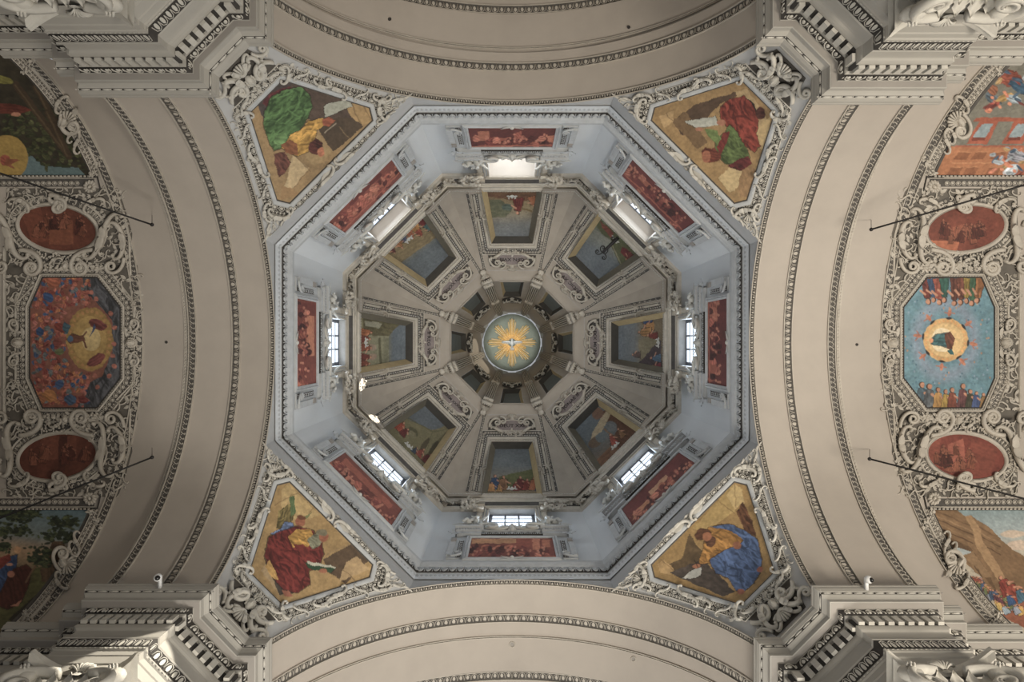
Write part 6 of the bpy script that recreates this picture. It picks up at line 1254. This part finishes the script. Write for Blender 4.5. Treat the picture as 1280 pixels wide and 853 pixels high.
def corner0(sy):
    """corner picture: straight edge at rho = 209, curved edge at constant distance along the vault"""
    t = thing('corner_scene', 'x', 'painting', basept(Vs, U0(60), sy*280), 0, None)
    def ux(r, Xm):     # photo x of a line at distance Xm along the vault
        d = np.interp(r, Vs.rho, Vs.d); return -Xm*F/d
    Rr = np.linspace(209, 372, 26); inner = [(ux(sy*r, 17.1), sy*r) for r in Rr]
    def curve(Xm, r0=209, r1=372, n=30): return [(ux(sy*r, Xm), sy*r) for r in np.linspace(r0, r1, n)]
    edge = [(-665, sy*209), (inner[0][0], sy*209)]
    part('inner_fillet', MB().add(mould(curve(17.07), roundp(.8, 1.4), step=9), Vs).add(mould(edge, roundp(1, 1.5)), Vs), 'ground', t)
    part('dash_course', MB().add(course(edge, EL['tooth'], 5, 2, off=0, h=1.6, hs=.3), Vs).add(mould([(edge[0][0], sy*206), (edge[1][0]+5, sy*206)], roundp(.6, 1.6)), Vs), 'vstucco', t, kind='stuff')
    part('dark_ground', MB().add(mould([((a[0]+b[0])/2, a[1]) for a, b in zip(curve(17.03), curve(16.75))], [(-6.5, .3), (9, .3)], step=9), Vs), 'mground', t, kind='stuff')
    part('coin_course', MB().add(course(curve(16.95), EL['coin'], 7.4, 6.4, h=.5, hs=.5), Vs), 'vstucco', t, kind='stuff')
    part('leaf_course', MB().add(course(curve(16.78), EL['leaf'], 4.4, 4, h=.5, hs=.5, flip=sy > 0), Vs), 'vstucco', t, kind='stuff')
    part('outer_fillet', MB().add(mould(curve(16.86), roundp(.5, 1.6), step=9), Vs).add(mould(curve(17.03), roundp(.5, 1.6), step=9), Vs), 'vstucco', t)
    # border band above the straight edge
    b0 = [(-660, sy*200), (U0(118), sy*200)]
    part('dark_ground', MB().add(mould(b0, [(-5, .2), (5, .2)]), Vs), 'mground', t, kind='stuff'); part('coin_course', MB().add(course([(-660, sy*199.5), (U0(100), sy*199.5)], EL['coin'], 7, 6.4, h=.4, hs=.5), Vs), 'vstucco', t, kind='stuff')
    cx = U0(113); part('rosette', MB().add(X(rosette(8.6, 11, 3.4), cx, sy*196, 1.2), Vs), 'vstucco', t); part('corner_fillet', MB().add(mould([(cx-12, sy*207.5), (cx+9, sy*207.5), (cx+13, sy*190)], roundp(.8, 2)), Vs), 'ground', t)
    # large scrolled clasp in the middle of the curved border
    mr = 277; mx_ = ux(sy*mr, 16.86); A = sy*1.03
    def c2(nm, el, du, dr, rot, flip=False, s=1, h=1.4): return part(nm, MB().add(X(el, mx_+du, sy*(mr+dr), h, rot=rot, flip=flip, sx=s, sy=s, sz=s), Vs), 'vstucco', t)
    c2('clasp_shell', shell(13, 8, -1.3, 1.3, 3.4), -2, 2, pi*.0+A*.5, sy < 0); c2('clasp_mask', maskhead(8), -6, 0, A-pi/2*sy); c2('volute', scroll('v', 22, 2.5, 44, 1.9, 24, 1.3, 3.6), -8, 12, A+pi*.9, sy < 0)
    c2('scroll', scroll('c', 24, 2.2, 44, 1.8, 24, 3, 3), -8, 24, A, sy > 0); c2('scroll', scroll('c', 20, 1.9, 44, 1.8, 24, 3, 3), 7, -16, A+.2, sy > 0); c2('scroll', scroll('s', 26, 2.0, 44, 1.6, 24, 3, 3), 12, -24, A, sy < 0); c2('acanthus_leaf', leaft(22, 5, 9, 4, 5), 3, 4, A+pi*(sy > 0))
    for (r0, r1) in ((222, 246), (318, 345)): part('side_bar', MB().add(mould(curve(16.66, r0, r1, 6), roundp(1.4, 2.4), step=9), Vs), 'vstucco', t)
    part('foliage', MB().add(X(cluster(14, 5, 26, 1.6, 3, 2.4), ux(sy*220, 16.75), sy*222, .8, rot=A), Vs).add(X(cluster(16, 5, 30, 1.6, 4, 2.4), ux(sy*345, 16.8), sy*345, .8, rot=A), Vs), 'vstucco', t, kind='stuff')
    return t, inner
OVP = {(-1, 0): (oval_pic(5, (73, 282), [([(24, 260), (50, 256), (60, 300), (40, 305)], (120, 60, 36)), ([(60, 280), (90, 276), (92, 306), (62, 306)], (132, 70, 40))]), 'soldiers and a kneeling figure', 'upper left'),
       (1, 0): (oval_pic(6, (72, 569), [([(50, 546), (95, 545), (96, 572), (52, 576)], (122, 62, 38)), ([(74, 545), (84, 545), (82, 590), (72, 592)], (84, 38, 24))]), 'group of figures at a doorway', 'lower left'),
       (-1, 1): (oval_pic(7, (1205, 291), [([(1160, 300), (1200, 302), (1196, 314), (1170, 312)], (176, 96, 56)), ([(1190, 284), (1206, 280), (1210, 300), (1194, 304)], (150, 78, 48)), ([(1210, 268), (1246, 276), (1236, 310), (1206, 312)], (116, 52, 32))], (116, 54, 34)), 'flying figures over pale buildings', 'upper right'),
       (1, 1): (oval_pic(8, (1202, 572), [([(1158, 552), (1176, 548), (1174, 594), (1160, 588)], (140, 66, 44)), ([(1184, 556), (1204, 548), (1208, 592), (1186, 590)], (160, 82, 58)), ([(1214, 550), (1248, 560), (1240, 590), (1214, 596)], (128, 58, 38))], (128, 54, 36)), 'kneeling figure before an arch', 'lower right')}
COP = {(-1, 0): (pic_nw, 'trees above a golden disc and red wing', 'upper left'), (1, 0): (pic_sw, 'robed figures kneeling beneath dark trees', 'lower left'),
       (-1, 1): (pic_ne, 'red framed windows and falling figures', 'upper right'), (1, 1): (pic_se, 'crowd beneath a massive brown wall', 'lower right')}
oc = oct0(); octfil(oc); OC2 = {0: oc, 1: copytree(oc, 4, '')}
for side in (0, 1):
    kk = 4*side; t = OC2[side]
    t['label'] = ('octagonal fresco of a crowd round a golden glory in the left vault' if side == 0 else 'octagonal fresco of angels ringing a golden sun in the right vault'); t['category'] = 'painting'
    canvaspart('painting', canvas(Vs, kk, U0(37), U0(151), -82, 82, polyin(outp(OCT, .6)), pic_wc if side == 0 else pic_ec, h=.2, res=.7, gain=(1.35, .95)[side]), t)
for sy in (-1, 1):
    g_ = garl0(sy); o_, el = oval0(sy); c_, inner = corner0(sy); O2 = {0: o_, 1: copytree(o_, 4, '')}; C2 = {0: c_, 1: copytree(c_, 4, '')}
    for side in (0, 1):
        kk = 4*side; ry = sy if side == 0 else -sy      # turning by 180 degrees swaps top and bottom
        wh = '%s %s' % ('upper' if ry < 0 else 'lower', ('left', 'right')[side]); vt = 'left vault' if side == 0 else 'right vault'
        t = g_ if side == 0 else copytree(g_, 4, ''); t['label'] = 'stucco fruit garland with mask %s the octagonal fresco in the %s' % ('above' if ry < 0 else 'below', vt); t['category'] = 'garland'
        t = O2[side]; op = OVP[(ry, side)]; t['label'] = 'oval rust red scene, %s vault: %s' % (wh, op[1]); t['category'] = 'painting'
        canvaspart('painting', canvas(Vs, kk, U0(20), U0(126), R0(428.5+sy*143)-36, R0(428.5+sy*143)+36, polyin(el(1.4)), op[0], h=.3, res=.75, gain=1.1), t)
        t = C2[side]; cp_ = COP[(ry, side)]; t['label'] = 'large bordered vault scene, %s corner: %s' % (wh, cp_[1]); t['category'] = 'painting'
        def ins(x, y, sy=sy): d = np.interp(y, Vs.rho, Vs.d); return (x*d/F < -17.05)
        r0_, r1_ = (sy*208.5, sy*372) if sy > 0 else (sy*372, sy*208.5)
        canvaspart('painting', canvas(Vs, kk, -668, U0(112), r0_, r1_, ins, cp_[0], h=.3, res=.9, gain=(1.15, 1.05)[side]), t)
# edge moulding on the outer side of the ornate strip
for k in (0, 4):
    mb = MB().add(mould([(U0(6), r) for r in np.linspace(-120, 120, 20)], roundp(1.6, 3), step=30), Vs)
    single('stucco_edge_strip', mb, 'vstucco', 'thin plaster strip along the outer edge of the %s vault stucco' % ('left' if k == 0 else 'right'), 'moulding', basept(Vs, U0(6), 0), k)
# ================================================================ CAPITALS
def capital0():
    """centre at x=0; y = outward from the pier face (towards the opening is negative Y in local frame of the top piers)"""
    L2 = {}
    return L2
def capital(name_lab, xpx, dy, sgx, sgy):
    d = 18.9; X0_ = (xpx-CX)*d/F; Y0_ = abs(dy)*d/F; hw = 67*d/F
    base = (X0_, sgy*(Y0_+.6), Z0+18.3); t = thing('pilaster_capital', name_lab, 'capital', base, 0, 'composite capitals under the pier cornices')
    fm = lambda V: np.stack([X0_+V[:, 0], sgy*(Y0_+V[:, 1]), Z0+V[:, 2]], 1)     # y: 0 at the front corners, grows into the pier
    n = 15; xs = np.linspace(-hw, hw, n); bow = .62*(1-(xs/hw)**2)
    for nm, z0, z1, o1, o2 in (('abacus', 18.86, 19.05, .0, .02), ('abacus_cove', 18.66, 18.86, .02, .16)):
        V = []; 
        for x, b in zip(xs, bow): sh_ = 1-.05*(o2 > .1); V += [[x*sh_, b+o1, z1], [x, b+o1, z1-.04], [x*sh_, b+o2, z0], [x*sh_, 1.4, z0], [x, 1.4, z1]]
        part(nm, MB().add((V, gridq(n, 5), []), fm), 'stucco', t, False)
    V = [[r*1.15*cos(a)*1.0, 1.35-r*.62*abs(sin(a)), z] for z, r in ((18.66, 1.02), (18.4, .86), (17.6, .8), (16.9, .78)) for a in np.linspace(0, pi, 13)]
    part('bell', MB().add((V, gridq(4, 13), []), fm), 'stucco', t)
    for sg in (-1, 1):
        v = scroll('v', 1.15, .13, 44, 1.7, 23, 1.3, .1); T_ = X(v, 0, 0, 0); VV = T_[0]
        # standing volute under the corner: local x along the face, local y down
        W_ = np.stack([sg*(.38+VV[:, 0]*.86), .34+VV[:, 2]*1.2-.2*VV[:, 0], 18.42-VV[:, 1]*.9-.0*VV[:, 0]], 1); vo = part('volute', MB().add((W_, v[1], v[2]), fm), 'stucco', t)
        part('volute_cushion', MB().add(X(blob(.34, .2, .34, 10, 4, True), 0, 0), lambda V, sg=sg: fm(np.stack([sg*1.18+V[:, 0], .36+V[:, 1], 18.2+V[:, 2]], 1))), 'stucco', t)
        part('volute_eye', MB().add(rosette(.14, 6, .1), lambda V, sg=sg: fm(np.stack([sg*1.18+V[:, 0], .14-V[:, 2], 18.22+V[:, 1]], 1))), 'stucco', vo)
    part('fleuron', MB().add(X(shell(.42, 7, -1, 1, .16), 0, 0, 0, rot=pi/2), lambda V: fm(np.stack([V[:, 0], .52-V[:, 2], 18.62+V[:, 1]], 1))).add(X(leaft(.5, .14), 0, 0, 0, rot=-pi/2), lambda V: fm(np.stack([V[:, 0], .5-V[:, 2], 18.75+V[:, 1]], 1))), 'stucco', t)
    for row, (z, nn, out, hgt) in enumerate(((17.75, 5, .62, .62), (17.2, 6, .8, .7))):
        for i in range(nn):
            x = (i-(nn-1)/2)*(2.1/nn); lf = leaft(hgt, .24, 9, 6, 4, .55); VV = lf[0]
            part('acanthus_leaf', MB().add((VV, lf[1], lf[2]), lambda V, x=x, z=z, out=out: fm(np.stack([x+V[:, 1], out+.05-V[:, 2]*1.1-.0*V[:, 0], z+V[:, 0]], 1))), 'stucco', t)
    part('egg_course', MB().add(course([(-.95, 0), (.95, 0)], EL['egg'], .2, .2), lambda V: fm(np.stack([V[:, 0], .82-V[:, 2], 18.52+V[:, 1]], 1))), 'stucco', t, kind='stuff')
    return t
for (lab, x, dy, sx, sy) in (('upper left', 102, 392, -1, -1), ('upper right', 1176, 380, 1, -1), ('lower left', 106, 386, -1, 1), ('lower right', 1174, 383, 1, 1)):
    capital('white leafy scrolled capital under the %s pier cornice' % lab, x, dy, sx, sy)
# ================================================================ SMALL THINGS
for k, (xa, ya_, lab, xb, yb) in {0: (190, 281, 'upper left', -40, 203), 1: (190, 572, 'lower left', -40, 664), 2: (1089, 287, 'upper right', 1320, 220), 3: (1087, 574, 'lower right', 1320, 634)}.items():
    P_ = lambda x, y, d: np.array([(x-CX)*d/F, (y-CY)*d/F, Z0+d]); A_, B_ = P_(xa, ya_, 26.6), P_(xb, yb, 23.5)
    t = thing('iron_rod', 'thin black iron rod with knob crossing the %s vault stucco' % lab, 'rod', tuple(A_), 0, 'iron rods across the side vaults')
    part('rod', MB().add(tube(np.linspace(A_, B_, 8), .035, 7)), 'iron', t); part('knob', MB().add(blob(.075, .075, .075, 8, 3, True), lambda V, A_=A_: V+A_), 'iron', t)
    ru = xa-640.; wall = V1(np.array([[ru, R0(ya_)-12, 0]]))[0]
    part('rod_shadow_strand', MB().add(tube(np.linspace(A_, wall, 4), .012, 5)), 'iron', t)  # thin dark strand modelled in place of the rod's cast shadow
for (x, y, lab) in ((195, 724, 'lower left'), (1088, 726.5, 'lower right')):
    d = 22.3; c = np.array([(x-CX)*d/F, (y-CY)*d/F, Z0+d+.12]); s = np.sign(x-CX)
    t = thing('security_camera', 'small white dome camera on the edge of the %s pier cornice' % lab, 'camera', (c[0], c[1]+.1, c[2]+.2))
    hs_ = part('housing', MB().add(blob(.13, .13, .15, 12, 4, True), lambda V, c=c: V+c).add(box(-.05, .05, -.02, .46, .08, .2), lambda V, c=c, s_=(1 if y > CY else -1): V*[1, s_, 1]+c), 'white', t)
    part('lens_dome', MB().add(blob(.085, .085, .1, 12, 4, True), lambda V, c=c, s=s: V+c+np.array([.035, -.02, -.085])), 'black', hs_)
def hole(surf, k, u, r, lab, R=2.2, ringm=True):
    t = thing('vault_opening', lab, 'opening', basept(surf, u, r), k, 'small round openings in the vaults')
    a = np.arange(14)*2*pi/14; P = [(u+R*cos(x), r+R*sin(x)) for x in a]
    part('hole', MB().add(([[u, r, .12]]+[[x, y, .12] for x, y in P], [], [[0, 1+i, 1+(i+1) % 14] for i in range(14)]), surf), 'soffit' if ringm else 'dark_hole', t)
    part('rim', MB().add(mould(P, roundp(.6, 1.2), True, 9), surf), 'vstucco' if ringm else 'dark_hole', t)
hole(V1, 2, 0+.5, -0-378.0 if False else 0, 'x') if False else None
def vsurf(a, b): return Surf(a*np.sin(tt), DC+b*np.cos(tt))
# (photo x, y) -> arm-local (u along the arm axis, rho across): arms are prisms along their axis
def armhole(k, x, y, lab, R=2.0, rm=True, surf=None):
    s = surf or V0; dx, dy = x-CX, y-CY
    # rotate into the left-arm style frame used by Vs (axis along local x)
    kk = {2: 0, 6: 4, 4: 2, 0: 6}[k]; a = -radians(45*kk); u, r = dx*cos(a)-dy*sin(a), dx*sin(a)+dy*cos(a); hole(s, kk, u, r, lab, R, rm)
VB = vsurf(9.25, 9.13)
armhole(2, 208, 428, 'tiny dark hole in the plain band of the left vault', 1.2, False, vsurf(9.6, 9.14)); armhole(6, 1071, 431, 'tiny dark hole in the plain band of the right vault', 1.2, False, vsurf(9.6, 9.14))
armhole(4, 487, 24, 'small dark hole in the top vault, left of its crown', 1.6, False, VB); armhole(4, 786, 34, 'small dark hole in the top vault, right of its crown', 1.6, False, VB)
armhole(0, 640, 806, 'ringed opening at the crown of the bottom vault', 3.4, True, VB); armhole(0, 792, 824, 'ringed opening right of the crown in the bottom vault', 3.0, True, VB)

# wrought iron bracket in front of the upper right dome fresco
pj = lambda x, y, d: np.array([(x-CX)*d/F, (y-CY)*d/F, Z0+d]); A_, B_ = pj(773, 297, 43.3), pj(753, 316, 43.6)
t = thing('iron_bracket', 'dark wrought iron bracket with curled end in front of the upper right dome fresco', 'bracket', tuple(A_))
part('arm', MB().add(tube(np.linspace(A_, B_, 6), [.12, .12, .11, .10, .10, .07], 6)), 'iron', t)
for q, rt in ((B_, .3), (B_, 2.4), (B_, -2.4), ((A_+B_*2)/3, 1.3), (A_, 2.0)):
    c = scroll('v', .32, .035, 26, 2, 22, 1.4, .05, 5, leaf=False); part('curl', MB().add(X(c, 0, 0, 0, rot=rt), lambda V, q=q: V+q), 'iron', t)
